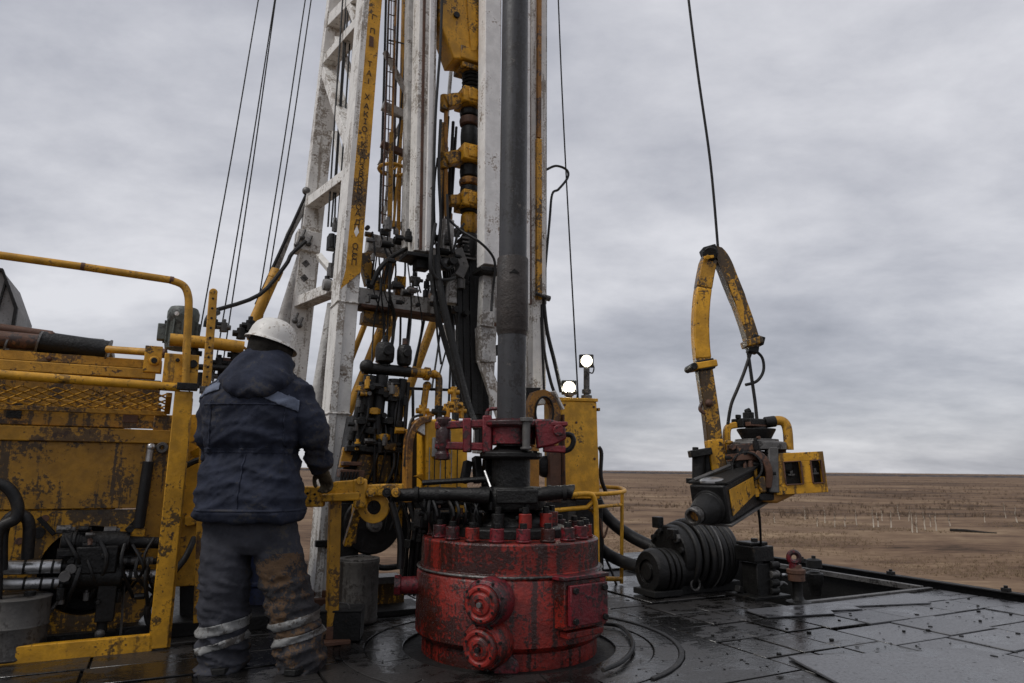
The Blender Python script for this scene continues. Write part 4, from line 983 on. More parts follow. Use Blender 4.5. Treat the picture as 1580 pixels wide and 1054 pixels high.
hose('hydraulic_hose', 'thick slack hose from the upper crossbeam to the front left leg', [P(640, 378, 1.5), P(612, 392, 1.5), P(588, 412, 1.5), P(574, 440, 1.55)], .022, group=hs)
hose('hydraulic_hose', 'thin hose down the gap behind the yellow strip', [P(634, -40, 2.3), P(622, 130, 2.3), P(611, 250, 2.3), P(598, 345, 2.3), P(585, 385, 2.2)], .010, group=hs)
hr = 'black hoses hanging on the right side of the mast'
hose('hanging_hose', 'black hose looping out beside the yellow guide bar and down the leg', [P(843, 262, 1.7), P(858, 256, 1.7), P(874, 262, 1.7), P(876, 274, 1.7), P(862, 292, 1.7), P(852, 300, 1.7), P(848, 340, 1.68), P(841, 420, 1.68), P(838, 470, 1.68)], .013, group=hr)
hose('hanging_hose', 'thick black hose swinging out from the right leg to the yellow box', [P(838, 455, 1.65), P(844, 510, 1.65), P(856, 560, 1.65), P(866, 605, 1.6)], .020, group=hr)
hose('hanging_hose', 'middle black hose between the right leg and the lit lamps', [P(836, 470, 1.65), P(838, 530, 1.65), P(850, 590, 1.65), P(862, 620, 1.6)], .016, group=hr)
hose('hanging_hose', 'innermost black hose hugging the right leg above the slotted bracket', [P(835, 490, 1.65), P(838, 560, 1.65), P(840, 605, 1.65), P(848, 625, 1.6)], .014, group=hr)

# guy wires and lines
gw = 'steel guy wires left of the mast'
for a, c, r, lab in (((402, -20), (312, 492), .008, 'leftmost steel guy wire slanting down behind the guard rail'), ((427, -20), (342, 505), .008, 'left strand of the close wire pair left of the mast'), ((428, -20), (350, 520), .008, 'right strand of the close wire pair left of the mast'), ((474, -20), (398, 470), .008, 'second wire from the mast, left of the rear leg'), ((483, -20), (414, 432), .008, 'wire nearest to the mast on its left side')):
    hose('guy_wire', lab, [P(a[0] + (a[0] - c[0]) * .6, a[1] + (a[1] - c[1]) * .6, 3.6), P(*a, 3.6), P((a[0] + c[0]) / 2 + 1.5, (a[1] + c[1]) / 2, 3.6), P(*c, 3.6), P(c[0] + (c[0] - a[0]) * .25, c[1] + (c[1] - a[1]) * .25, 3.6)], r, black_dull, 'guy wire', gw, 6, 4)
hose('right_line', 'single steel line coming down right of the mast to the lamp box', [P(850, -330, 1.9), P(860, -40, 1.9), P(870, 200, 1.9), P(890, 575, 1.9), P(892, 615, 1.9)], .008, black_dull, 'guy wire', None, 6)
# ================================================================== LEFT: pump unit and its guard rail
VP = .73


def pump_unit():
    t = thing('pump_unit', 'worn yellow pump unit with round opening and bright rods at the left of the floor', 'pump unit', R(-2.8, 1.2, 0), ANG)
    v = 1.08

    def p(px, py, dv=0.0): return P(px, py, v + dv)
    uL = -5.2
    def lat(pt): return (pt - W).dot(U)
    def panel(px0, px1, py0, py1, dv, th, mat, nm, bev=.004, par=t):
        a = p(px0, py0, dv); c = p(px1, py1, dv); u0, u1 = lat(a), lat(c); z0, z1 = p((px0 + px1) / 2, py1, dv).z, p((px0 + px1) / 2, py0, dv).z
        if px0 <= 0: u0 = uL; 
        m = MB(); m.box(R((u0 + u1) / 2, v + dv + th / 2, (z0 + z1) / 2), (u1 - u0, th, z1 - z0)); return m.build(nm, mat, par, bev)
    panel(0, 252, 682, 785, .03, .05, yellow_panel, 'front_panel'); panel(0, 246, 618, 658, .06, .05, yellow_panel, 'upper_panel')
    panel(0, 262, 660, 682, .0, .10, yellow_rail, 'panel_beam', .006)
    panel(0, 240, 562, 578, .28, .08, yellow_rail, 'top_beam', .006); panel(0, 245, 580, 622, .35, .04, yellow_panel, 'top_panel')
    panel(0, 250, 548, 562, .42, .3, yellow_rail, 'top_deck', .004)
    panel(238, 262, 640, 900, .02, .12, yellow_panel, 'corner_post', .006); panel(262, 300, 650, 905, .10, .3, yellow_rail, 'side_panel', .006)
    panel(12, 32, 622, 645, .05, .008, black, 'name_plate', .001); panel(190, 212, 640, 652, .05, .008, rusty, 'name_plate', .001)
    # lower panel with the round opening: sector pieces about the hole
    c = p(136, 880, .05); rr = .27
    m = MB(); N = 28; u0, u1, z0, z1 = uL, lat(p(240, 800, .05)), .06, p(130, 787, .05).z
    cu, cz = lat(c), c.z
    for k in range(N):
        a0, a1 = 2 * math.pi * k / N, 2 * math.pi * (k + 1) / N; poly = []
        def edge(a):
            dx, dz = math.cos(a), math.sin(a); best = 9
            if dx > 1e-6: best = min(best, (u1 - cu) / dx)
            if dx < -1e-6: best = min(best, (max(u0, cu - 1.2) - cu) / dx)
            if dz > 1e-6: best = min(best, (z1 - cz) / dz)
            if dz < -1e-6: best = min(best, (z0 - cz) / dz)
            return best
        q = [(cu + rr * math.cos(a0), cz + rr * math.sin(a0)), (cu + edge(a0) * math.cos(a0), cz + edge(a0) * math.sin(a0)), (cu + edge(a1) * math.cos(a1), cz + edge(a1) * math.sin(a1)), (cu + rr * math.cos(a1), cz + rr * math.sin(a1))]
        m.prism([R(x, v + .05, z) for x, z in q], V * .03)
    m.build('holed_panel', yellow_oily, t, 0, ang=20)
    m = MB(); m.lathe(R(cu, v + .30, cz), [(.02, 0), (rr * 1.02, 0), (rr * 1.02, .03)], -V, 32); m.ringbox(R(cu, v + .18, cz), V, rr + .002, rr + .03, .2, 32); m.build('clutch_recess', black, t, 0)
    m = MB(); m.lathe(R(cu, v + .26, cz), [(.03, 0), (.2, 0), (.2, .06), (.16, .09), (.05, .1)], -V, 28); m.build('clutch_disc', black_dull, t, .004)
    for a in (.9, 2.3):
        m = MB(); q = R(cu + .30 * math.cos(a), v + .035, cz + .30 * math.sin(a)); m.bar(q, q + Vec((math.cos(a) * .14 * U.x, math.cos(a) * .14 * U.y, math.sin(a) * .14)), .025, .03); m.build('web_rib', black_dull, t, .003)
    for px, py in ((48, 812), (60, 822), (30, 835), (70, 800), (20, 800), (205, 812)):
        m = MB(); q = p(px, py, .045); m.cyl(q, q - V * .012, .022 if px != 60 else .035, seg=14); m.build('panel_boss', black if px in (60, 205) else rusty, t, .002)
    # back body of the unit
    m = MB(); m.box(R((uL + u1) / 2 - .1, v + 1.0, .86), (u1 - uL - .3, 1.2, 1.68)); m.build('body', yellow_oily, t, .01)
    m = MB(); m.box(R((uL + lat(p(236, 950))) / 2, v + .55, .03), (4.2, 1.1, .06)); m.build('skid_base', black, t, .004)
    # the black pump before the opening
    d = -.16
    m = MB(); m.cyl(p(95, 836, d), p(200, 836, d), .062, seg=20); m.cyl(p(112, 836, d), p(118, 836, d), .072, seg=20); m.cyl(p(196, 836, d), p(250, 838, d), .035, seg=14); m.build('pump_barrel', black, t, .004)
    m = MB(); m.cyl(p(110, 888, d), p(190, 888, d), .075, seg=20); m.box(p(150, 862, d), (.22, .16, .16)); m.build('pump_block', black, t, .01)
    m = MB(); m.box(p(165, 920, d), (.10, .10, .28)); m.cyl(p(158, 950, d), p(157, 975, d), .03, seg=10); m.build('pump_leg', black_dull, t, .006)
    for (xa, xb, y, r) in ((-20, 95, 877, .040), (-20, 92, 902, .034)):
        m = MB(); m.cyl(p(xa, y, d), p(xb, y - 3, d), r, seg=18); rod = m.build('bright_rod', chrome, t, .002)
        for x in (36, 62, 80): 
            m = MB(); m.cyl(p(x, y - 2, d), p(x + 4, y - 2, d), r * 1.06, seg=18); m.build('rod_ring', black, rod, 0)
        m = MB(); m.cyl(p(xb, y - 3, d), p(xb + 30, y - 3, d), r * .7, seg=14); m.build('rod_end', black, rod, .002)
    for (xa, xb, y, r) in ((184, 236, 866, .024), (186, 240, 888, .034)):
        m = MB(); m.cyl(p(xa, y, d), p(xb, y - 1, d), r, seg=16); rod = m.build('valve_rod', steel if y < 870 else chrome, t, .002)
        m = MB(); m.cyl(p(xa + 12, y, d), p(xa + 18, y, d), r * 1.15, seg=16); m.cyl(p(xb, y, d), p(xb + 14, y, d), r * .8, seg=12); m.build('rod_ring', black, rod, 0)
    m = MB(); m.cyl(p(139, 832, d - .05), p(139, 842, d - .07), .016, seg=6); m.cyl(p(139, 818, d), p(139, 830, d), .012, seg=8); m.build('grease_nipple', rusty, t, .002)
    m = MB(); m.ball(p(154, 978, d - .02), .028); m.build('drain_valve', steel, t, 0)
    m = MB(); m.tube([p(100, 915, d), p(72, 950, d), p(38, 990, d)], [.010, .012, .010], 6); m.build('drain_pipe', steel, t, 0)
    m = MB(); m.tube([p(192, 900, d + .05), p(186, 980, d + .05)], .008, 6); m.build('drain_pipe', steel, t, 0)
    r = random.Random(11)
    for i in range(34):
        px, py = r.uniform(88, 248), r.uniform(815, 930); s_ = r.uniform(.018, .045); cc = p(px, py, d - r.uniform(-.02, .08)); ax_ = r.choice((U, Z, V)); m = MB()
        m.cyl(cc - ax_ * s_, cc + ax_ * s_, s_ * .7, seg=r.choice((6, 8, 12))); m.cyl(cc + ax_ * s_, cc + ax_ * s_ * 1.6, s_ * .4, seg=6); m.build('pump_fitting', r.choice((black, black, black_dull, steel)), t, .002)
    for i in range(9):
        x0, y0 = r.uniform(95, 240), r.uniform(825, 870); m = MB(); m.tube(cat([p(x0, y0, d - .05), p(x0 + r.uniform(-20, 20), y0 + 35, d - .1), p(x0 + r.uniform(-40, 40), y0 + r.uniform(50, 110), d + .05)], 4), r.uniform(.006, .014), 8); m.build('pump_hose', rubber, t, 0)
    m = MB()
    for i in range(5): m.cyl(p(108 + i * 4, 836, d), p(110 + i * 4, 836, d), .068, seg=20)
    m.build('barrel_fins', black_dull, t, 0, kind='stuff')
    # air strut with bright fittings on the panel
    m = MB(); m.tube([p(229, 712, -.03), p(214, 815, -.03)], .034, 14); s = m.build('damper_strut', rubber, t, .002)
    m = MB(); m.tube([p(232, 692, -.03), p(229, 716, -.03)], .022, 12); m.ball(p(233, 690, -.03), .028); m.build('strut_fitting', chrome, s, .002)
    m = MB(); m.torus(p(250, 691, -.03), V, .025, .013, 18, 6); m.build('ring_lug', steel, t, 0)
    m = MB(); m.box(p(214, 822, -.02), (.07, .05, .07)); m.build('strut_clip', yellow, t, .003)
    # hoses in front at the far left
    m = MB(); m.tube(cat([p(-30, 742, -.3), p(8, 750, -.3), p(26, 775, -.3), p(24, 800, -.3), p(-4, 822, -.3), p(-6, 900, -.3), p(-10, 960, -.3)], 6), .032, 12); m.build('corrugated_hose', rubber, t, 0)
    m = MB(); m.tube(cat([p(2, 880, -.25), p(4, 820, -.25), p(22, 795, -.25), p(44, 805, -.25), p(42, 862, -.22)], 6), .032, 12); m.build('corrugated_hose', rubber, t, 0)
    m = MB(); m.tube(cat([p(245, 985, -.12), p(228, 955, -.14), p(232, 930, -.16), p(262, 890, -.16), p(285, 862, -.1), p(300, 830, 0)], 6), .020, 10); m.build('corrugated_hose', rubber, t, 0)


pump_unit()


def oil_drum():
    c = P(24, 960, .86); t = thing('oil_drum', 'dented grey drum standing under the bright rods of the pump', 'drum', (c.x, c.y, 0))
    b = MB(); b.lathe((c.x, c.y, .01), [(.16, 0), (.165, .01), (.16, .03), (.16, .16), (.166, .17), (.16, .18), (.16, .30), (.165, .32), (.15, .325)], seg=28); b.build('drum_body', greyd, t, .003)
    b = MB(); b.cyl((c.x + .06, c.y, .335), (c.x + .06, c.y, .36), .03, seg=12); b.build('drum_bung', black, t, .002)


oil_drum()


def guard_rail():
    t = thing('guard_rail', 'bent yellow guard rail with square post and mesh tray before the pump unit', 'guard rail', P(243, 1005, VP), ANG)
    p = lambda px, py, dv=0.0: P(px, py, VP + dv)
    g = p(243, 1006)
    b = MB(); b.bar(Vec((g.x, g.y, .01)), p(284, 604), .105, .05); b.build('post', yellow, t, .005)
    b = MB(); b.bar(p(258, 1000, .06), p(294, 615, .06), .03, .05); b.build('post_angle', yellow_rail, t, .004)
    b = MB(); b.box(p(279, 572, .02), (.20, .03, .21)); pl = b.build('gusset_plate', yellow, t, .004)
    for px, py in ((274, 556), (298, 562)):
        b = MB(); c = p(px, py, .0); b.cyl(c, c - V * .02, .012 if px < 280 else .026, seg=12); b.build('plate_bolt', black, pl, .002)
    b = MB(); b.box(p(236, 555, .1), (.10, .06, .17)); c = p(238, 557, .07); b.cyl(c, c - V * .015, .03, seg=14); b.build('hinge_block', yellow, t, .005)
    b = MB(); c = p(238, 557, .07) - V * .015; b.cyl(c, c - V * .012, .018, seg=10); b.build('hinge_pin', black, t, .002)
    top = cat([p(286, 600, -.02), p(288, 540, -.02), p(291, 480, -.02), p(290, 455, -.02), p(282, 440, -.02), p(262, 432, -.02)], 5) + [p(130, 412, -.02), p(0, 394, -.02), p(-300, 348, -.02)]
    b = MB(); b.tube(top, .024, 12); b.build('top_rail', yellow_rail, t, 0)
    for px, py in ((125, 411), (262, 432)):
        b = MB(); d = (p(px + 6, py + 1, -.02) - p(px, py, -.02)); b.tube([p(px, py, -.02), p(px, py, -.02) + d], .0255, 12); b.build('rail_joint', rusty, t, 0)
    b = MB(); b.tube([p(278, 598, -.02), p(140, 588, -.02), p(-300, 556, -.02)], .027, 12); b.build('mid_rail', yellow, t, 0)
    b = MB(); b.box(p(289, 597, -.02), (.12, .07, .045)); b.build('rail_clamp', black, t, .004)
    b = MB(); a = p(236, 991); q = p(-300, 1042); q.z = a.z; b.bar(a, q, .095, .05); b.build('bottom_rail', yellow, t, .005)
    # mesh tray: level expanded metal seen from below
    zt = p(140, 600).z
    u0, u1 = -4.6, (p(262, 600) - W).dot(U); v0, v1 = VP + .02, VP + .33
    z1 = P(140, 629, v1).z; zz = lambda v: zt + (z1 - zt) * (v - v0) / (v1 - v0)
    tr = MB(); tr.bar(R(u0, v1, z1 - .02), R(u1, v1, z1 - .02), .04, .03, Z); tr.bar(R(u1, v0, zt - .01), R(u1, v1, z1 - .01), .035, .03, Z); tray = tr.build('tray_frame', yellow_rail, t, .003)
    m = MB(); n = int((u1 - u0) / .085); rows = 6
    for i in range(n):
        w = (u1 - u0) / n; u = u0 + w * i
        for j in range(rows):
            va = v0 + (v1 - v0) * j / rows; vb = va + (v1 - v0) / rows
            for k in (0, w): m.bar(R(u + (k if j % 2 == 0 else w / 2), va, zz(va)), R(u + (w / 2 if j % 2 == 0 else k), vb, zz(vb)), .011, .007, Z)
    m.build('mesh', yellow_rail, tray, 0, kind='stuff')


guard_rail()


def left_gear():
    # perforated post
    t = thing('perforated_post', 'tall rusty yellow post with a row of bolt holes right of the guard rail', 'post', P(317, 700, .95), ANG)
    v = .95; b = MB(); b.sweep([P(306, 960, v), P(318, 600, v), P(329, 452, v)], [.06, .055, .052], .05); b.cyl(P(329, 452, v) - V * .025, P(329, 452, v) + V * .025, .027, seg=16); post = b.build('post', yellow_rail, t, .004)
    for i in range(11):
        y = 462 + i * 15; c = P(329 - (y - 452) * .075, y, v) - V * .025; b = MB(); b.cyl(c, c - V * .003, .008, seg=10); b.build('bolt_hole', black, post, 0)
    b = MB(); b.box(P(318, 602, v - .02), (.08, .02, .05)); b.build('joint_plate', steel, t, .002)
    # electric motor
    t = thing('electric_motor', 'grey green finned motor standing behind the bend of the guard rail', 'motor', P(282, 538, 1.5), ANG)
    v = 1.5; a, c = P(277, 540, v), P(285, 474, v); ax = (c - a).normalized()
    b = MB(); b.lathe(a, [(.03, 0), (.10, 0), (.105, .03), (.105, .22), (.11, .23), (.11, .28), (.095, .315), (.04, .325)], ax, 24); b.build('motor_body', motor_m, t, .004)
    for k in range(12):
        an = 2 * math.pi * k / 12; e, f = frame(ax, U); d = e * math.cos(an) + f * math.sin(an); b = MB(); b.bar(a + ax * .04 + d * .11, a + ax * .21 + d * .11, .008, .02, d); b.build('cooling_fin', motor_m, t, 0)
    b = MB(); b.box(a + ax * .12 - U * .13, (.06, .09, .12)); b.build('terminal_box', motor_m, t, .006)
    b = MB(); q = P(273, 484, v - .12); b.cyl(q, q - V * .01, .016, seg=12); b.build('motor_eye', white_bright, t, 0)
    # yellow pipe run behind the worker with fittings
    t = thing('yellow_pipe_run', 'yellow pipe run with black valves crossing behind the worker', 'pipe run', P(330, 535, 1.25), ANG)
    v = 1.25
    b = MB(); b.tube([P(262, 524, v), P(330, 530, v), P(376, 536, v)], .045, 16); b.build('pipe', yellow_rail, t, 0)
    b = MB(); b.tube([P(300, 566, v), P(385, 570, v)], .022, 10); b.build('lower_pipe', black, t, 0)
    b = MB(); b.tube(cat([P(318, 505, v), P(322, 490, v), P(336, 482, v + .1)], 4), .022, 10); b.build('pipe_elbow', black, t, 0)
    for px, py, s in ((330, 500, .05), (345, 505, .05), (372, 515, .06), (386, 503, .06), (300, 545, .05), (338, 560, .05), (352, 575, .07), (362, 548, .05), (325, 580, .05), (308, 590, .06)):
        b = MB(); c = P(px, py, v + .05); b.cyl(c - Z * s * .7, c + Z * s * .7, s * .55, seg=10); b.cyl(c + Z * s * .7, c + Z * s * 1.2, s * .3, seg=8); b.cyl(c - U * s, c + U * s, s * .4, seg=8); b.build('valve', black if px % 2 == 0 else steel, t, .003)
    b = MB(); b.box(P(350, 570, v + .1), (.12, .1, .16)); b.build('valve_box', rusty, t, .006)
    b = MB(); b.tube(cat([P(376, 536, v), P(386, 542, v - .03), P(390, 530, v - .03), P(382, 522, v)], 4), .010, 8); b.build('bleed_loop', yellow_rail, t, 0)
    # lower side frame between post and worker
    t = thing('side_frame', 'dirty yellow bracket frame low between the guard rail and the worker', 'bracket frame', P(300, 800, 1.25), ANG)
    b = MB(); b.bar(P(297, 640, 1.2), P(292, 800, 1.2), .10, .05); b.bar(P(285, 805, 1.15), P(315, 800, 1.15), .06, .06); b.bar(P(300, 700, 1.18), P(316, 690, 1.1), .05, .05); b.build('bracket', yellow, t, .004)
    b = MB(); b.tube(cat([P(285, 720, 1.1), P(300, 712, 1.05), P(318, 706, 1.0)], 4), .02, 8); b.build('bracket_hose', rubber, t, 0)
    b = MB(); b.box(R(-1.75, 1.45, .045), (.9, .9, .09)); b.bar(P(300, 800, 1.3), P(300, 955, 1.3), .18, .12); b.bar(P(318, 780, 1.5), P(318, 950, 1.5), .2, .12); b.build('frame_leg', black, t, .006)
    # blue barrel behind the worker
    c = P(405, 960, 1.6); t = thing('blue_barrel', 'dark blue barrel standing behind the legs of the worker', 'barrel', (c.x, c.y, 0))
    b = MB(); b.lathe((c.x, c.y, .005), [(.2, 0), (.22, .02), (.22, .2), (.232, .21), (.232, .23), (.22, .24), (.22, .45), (.232, .46), (.22, .48), (.2, .6), (.1, .61)], seg=28); b.build('barrel_body', blue, t, .003)
    b = MB(); b.cyl((c.x + .1, c.y, .615), (c.x + .1, c.y, .645), .03, seg=12); b.build('barrel_cap', black, t, .002)
    # black box and grey drum by the right boot
    t = thing('tool_box', 'matt black box on the floor right of the worker', 'box', R(-.85, .6, 0), ANG)
    g = G(519, 993); b = MB(); b.box((g.x, g.y + .11, .095), (.26, .22, .17), Mx.Rotation(.1, 3, 'Z')); b.build('box_body', black, t, .006); b = MB(); b.box((g.x, g.y + .11, .186), (.27, .23, .014), Mx.Rotation(.1, 3, 'Z')); b.build('box_lid', black_dull, t, .004)
    b = MB(); h = Vec((g.x, g.y + .05, .194)); b.tube(cat([h - Vec((.06, 0, 0)), h + Vec((-.04, 0, .03)), h + Vec((.04, 0, .03)), h + Vec((.06, 0, 0))], 3), .006, 6); b.build('box_handle', steel, t, 0)
    g = G(549, 962); t = thing('grey_drum', 'upright scuffed grey drum behind the black box', 'drum', (g.x, g.y + .03, 0))
    b = MB(); b.lathe((g.x, g.y + .03, .004), [(.132, 0), (.142, .01), (.142, .03), (.138, .04), (.138, .39), (.142, .40), (.142, .42), (.12, .425)], seg=28); b.build('drum_body', greyd, t, .002)
    b = MB(); b.ringbox((g.x, g.y + .03, .432), Z, .10, .14, .012, 28); b.build('drum_rim', steel, t, .001)
    # exhaust silencer and cover on the pump unit roof
    t = thing('exhaust_silencer', 'black cylindrical silencer on top of the pump unit under the rail', 'silencer', P(90, 535, 1.55), ANG)
    v = 1.55; b = MB(); b.tube([P(60, 527, v), P(168, 542, v)], .075, 20); b.build('silencer_can', black, t, .004)
    b = MB(); b.tube([P(-260, 500, v), P(62, 529, v)], .058, 16); b.build('inlet_pipe', rusty, t, 0)
    b = MB(); b.tube([P(-200, 480, v + .1), P(80, 518, v + .1)], .035, 12); b.build('upper_pipe', rusty, t, 0)
    for px, py in ((10, 533), (60, 529), (166, 542)):
        b = MB(); b.tube([P(px, py - .5, v), P(px + 3, py + .2, v)], .083 if px > 50 else .066, 20); b.build('band', steel, t, 0)
    b = MB(); b.box(P(150, 565, v), (.04, .05, .12)); b.box(P(40, 556, v), (.05, .06, .08)); b.build('silencer_foot', black, t, .003)
    b = MB(); b.ball(P(79, 518, v - .02), .03); b.ball(P(76, 553, v - .05), .018); b.build('clamp_nut', rusty, t, 0)
    t = thing('tail_rail', 'short rusty yellow pipe running from the silencer to the gusset plate', 'pipe', P(205, 542, 1.3), ANG)
    b = MB(); b.tube([P(166, 539, 1.45), P(250, 545, 1.2)], .026, 12); b.build('pipe', yellow_rail, t, 0)
    b = MB(); b.tube([P(248, 545, 1.2), P(256, 545.5, 1.19)], .034, 12); b.build('pipe_cap', rusty, t, 0)
    t = thing('dusty_cover', 'dusty grey sheet metal cover lying behind the silencer', 'cover', P(95, 520, 1.95), ANG)
    v = 1.95; b = MB(); b.prism([P(12, 511, v), P(160, 523, v), P(172, 533, v), P(172, 545, v), P(12, 535, v)], V * .5); b.build('cover_sheet', cover_m, t, .006)
    t = thing('grey_cabinet', 'grey cabinet with dark edge frame at the far left edge above the pump unit', 'cabinet', P(0, 500, 1.75), ANG)
    v = 1.7; b = MB(); b.prism([P(-200, 395, v), P(4, 417, v), P(25, 476, v), P(17, 526, v), P(-200, 520, v)], V * .7); b.build('cabinet_body', cover_m, t, .006)
    b = MB(); b.sweep([P(-200, 395, v - .01), P(4, 417, v - .01), P(25, 476, v - .01), P(17, 526, v - .01)], .022, .04); b.build('edge_frame', black_dull, t, .002)
    b = MB(); b.bar(P(10, 430, v - .012), P(-4, 480, v - .012), .014, .02); b.build('frame_bar', black_dull, t, .002)


left_gear()


# ================================================================== CENTRE: valve tower, guard, sheave bracket, lamp box
def valve_tower():
    t = thing('valve_tower', 'oil soaked black and yellow valve tower with pipe elbows between the mast legs', 'valve tower', R(-.35, 1.3, 0), ANG)
    v = 1.15
    p = lambda px, py, dv=0.0: P(px, py, v + dv)
    # two round valve heads
    for px, py, r in ((594, 543, .075), (624, 547, .06)):
        b = MB(); c = p(px, py); b.lathe(c - Z * .10, [(.03, 0), (r * .9, .02), (r, .06), (r, .13), (r * .8, .17), (r * .3, .18)], Z, 20); b.cyl(c - V * r, c - V * (r + .03), r * .55, seg=14); h = b.build('valve_head', black, t, .004)
        b = MB(); b.cyl(c + Z * .08, c + Z * .13, .022, seg=8); b.cyl(c - Z * .1, c - Z * .16, .035, seg=10); b.build('valve_stem', black_dull if px < 600 else rusty, h, .002)
    b = MB(); b.tube([p(560, 568), p(600, 571), p(632, 574)], .045, 16); b.build('manifold_pipe', black, t, 0)
    b = MB(); b.ball(p(566, 566), .058); b.build('manifold_end', black, t, 0)
    b = MB(); b.tube([p(630, 574), p(660, 577)], .040, 14); b.tube([p(655, 576.5), p(662, 577.5)], .055, 14); b.tube(cat([p(660, 577), p(672, 578), p(677, 584), p(677, 600), p(676, 632)], 4), .030, 12); b.tube([p(667, 577.5), p(672, 578)], .036, 12); b.build('elbow_pipe', yellow_oily, t, 0)
    b = MB(); b.tube([p(620, 599, .1), p(700, 602, .1)], .012, 8); b.build('cross_rod', black, t, 0)
    b = MB(); b.tube([p(658, 595, .05), p(652, 640, .05)], .028, 12); b.ball(p(659, 595, .05), .036); b.build('riser', yellow_oily, t, 0)
    # hanging hoses and cylinders
    for i, (xa, ya, xb, yb, r, m) in enumerate(((572, 580, 553, 690, .055, black), (590, 580, 580, 690, .05, rubber), (608, 585, 600, 700, .045, black), (622, 585, 612, 690, .035, black), (560, 590, 541, 680, .03, black), (630, 590, 622, 760, .016, rubber), (637, 600, 633, 740, .012, rubber))):
        b = MB(); b.tube(cat([p(xa, ya), p((xa + xb) / 2 + (-2 if i % 2 else 2), (ya + yb) / 2), p(xb, yb)], 4), r, 12); b.build('hose', m, t, 0)
    for i, (px, py) in enumerate(((560, 600), (585, 605), (604, 615), (575, 635), (598, 650), (555, 650), (590, 675), (570, 665), (612, 655), (602, 690))):
        b = MB(); c = p(px, py, -.03); b.cyl(c - Z * .02, c + Z * .02, .06, seg=12); b.box(c - V * .05, (.05, .03, .05)); b.build('hose_clamp', black if i % 3 else yellow_oily, t, .003)
    # yellow body plates with black bands
    b = MB(); b.prism([p(545, 640, .05), p(625, 650, .05), p(632, 775, .05), p(520, 775, .05)], V * .22); b.build('tower_body', black, t, .01)
    for poly in (((566, 650), (594, 652), (582, 692), (560, 692)), ((556, 700), (578, 702), (574, 742), (545, 742)), ((584, 702), (604, 702), (602, 744), (582, 744)), ((608, 700), (624, 700), (623, 742), (606, 742)), ((530, 690), (548, 690), (540, 720), (524, 722)), ((536, 745), (620, 745), (620, 765), (530, 765))):
        b = MB(); b.prism([p(x, y, .0) for x, y in poly], V * .05); b.build('tower_plate', yellow_oily, t, .005)
    b = MB(); b.bar(p(533, 692, -.04), p(640, 696, -.04), .045, .08); b.bar(p(560, 684, -.04), p(618, 686, -.04), .03, .08); b.build('tower_band', black, t, .006)
    b = MB(); b.bar(p(522, 730, -.02), p(560, 732, -.02), .06, .1); b.bar(p(527, 715, -.02), p(556, 716, -.02), .03, .1); b.build('tower_bracket', rusty, t, .005)
    for i in range(6):
        b = MB(); b.bar(p(527 + i * 5, 728, -.08), p(525 + i * 5, 752, -.08), .014, .014); b.build('spring_rod', black, t, 0)
    b = MB(); b.prism([p(594, 745, -.02), p(598, 722, -.02), p(606, 722, -.02), p(616, 745, -.02), p(609, 745, -.02), p(604, 732, -.02), p(600, 745, -.02)], V * .02); b.build('clamp_fork', yellow_oily, t, .002)
    r = random.Random(21)
    for i in range(34):
        f = r.random(); py = 590 + f * 105; px = r.uniform(562 - f * 38, 628); s_ = r.uniform(.016, .042); cc = p(px, py, -.05 - r.random() * .05); ax_ = r.choice((U, Z, V)); b = MB()
        b.cyl(cc - ax_ * s_, cc + ax_ * s_, s_ * .7, seg=r.choice((6, 8, 12))); b.cyl(cc + ax_ * s_, cc + ax_ * s_ * 1.7, s_ * .4, seg=6); b.build('tower_fitting', r.choice((black, black, black_dull, yellow_oily, steel)), t, .002)
    for i in range(12):
        x0, y0 = r.uniform(560, 640), r.uniform(590, 700); b = MB(); b.tube(cat([p(x0, y0, -.02), p(x0 + r.uniform(-12, 8), y0 + 50, -.08), p(x0 + r.uniform(-25, 15), y0 + r.uniform(90, 160), -.02)], 4), r.uniform(.006, .014), 8); b.build('tower_hose', rubber, t, 0)
    # lower black machinery with a large sheave and legs
    c = p(572, 808, .05); b = MB(); b.lathe(c + V * .10, [(.04, 0), (.215, 0), (.225, .02), (.19, .06), (.19, .10), (.225, .14), (.215, .16), (.05, .16)], -V, 36); b.build('sheave', black, t, .004)
    b = MB(); b.cyl(c - V * .06, c - V * .13, .055, seg=14); b.cyl(c - V * .13, c - V * .15, .03, seg=6); b.build('sheave_hub', steel, t, .004)
    b = MB(); b.bar(p(535, 775, .1), p(532, 880, .1), .17, .12); b.bar(p(622, 775, .1), p(624, 905, .1), .05, .08); b.box(p(545, 868, .05), (.26, .16, .10)); b.build('tower_leg', black, t, .006)
    b = MB(); b.bar(p(548, 778, 0), p(543, 838, 0), .05, .06); b.bar(p(614, 775, 0), p(613, 815, 0), .06, .05); b.build('tower_strut', yellow_oily, t, .004)
    for i, (xa, xb) in enumerate(((630, 636), (640, 650), (655, 644), (618, 628))):
        b = MB(); b.tube(cat([p(xa, 770, -.1), p(xb + 4, 810, -.12), p(xb, 850, -.1), p(xb - 4, 900, -.05), p(xb - 2, 918, -.05)], 4), (.022, .03, .026, .014)[i], 10); b.build('supply_hose', black if i % 2 else rubber, t, 0)
        b = MB(); q = p(xb + 3, 812 + i * 9, -.12); b.cyl(q - Z * .03, q + Z * .03, .036, seg=8); b.build('hose_coupling', steel if i == 1 else black, t, .002)
    b = MB(); b.tube(cat([p(560, 868, -.05), p(590, 876, -.08), p(615, 874, -.05)], 4), .022, 8); b.build('floor_hose', black, t, 0)
    b = MB(); b.box(p(588, 893, .25), (.30, .2, .05)); b.build('skid_bar', steel, t, .003); b = MB(); b.box(p(592, 912, .3), (.26, .25, .16)); b.build('skid_block', yellow_oily, t, .005)
    g = p(575, 925, .1); b = MB(); b.box((g.x, g.y, .02), (.75, .4, .04)); b.build('tower_base', black_dull, t, .004)


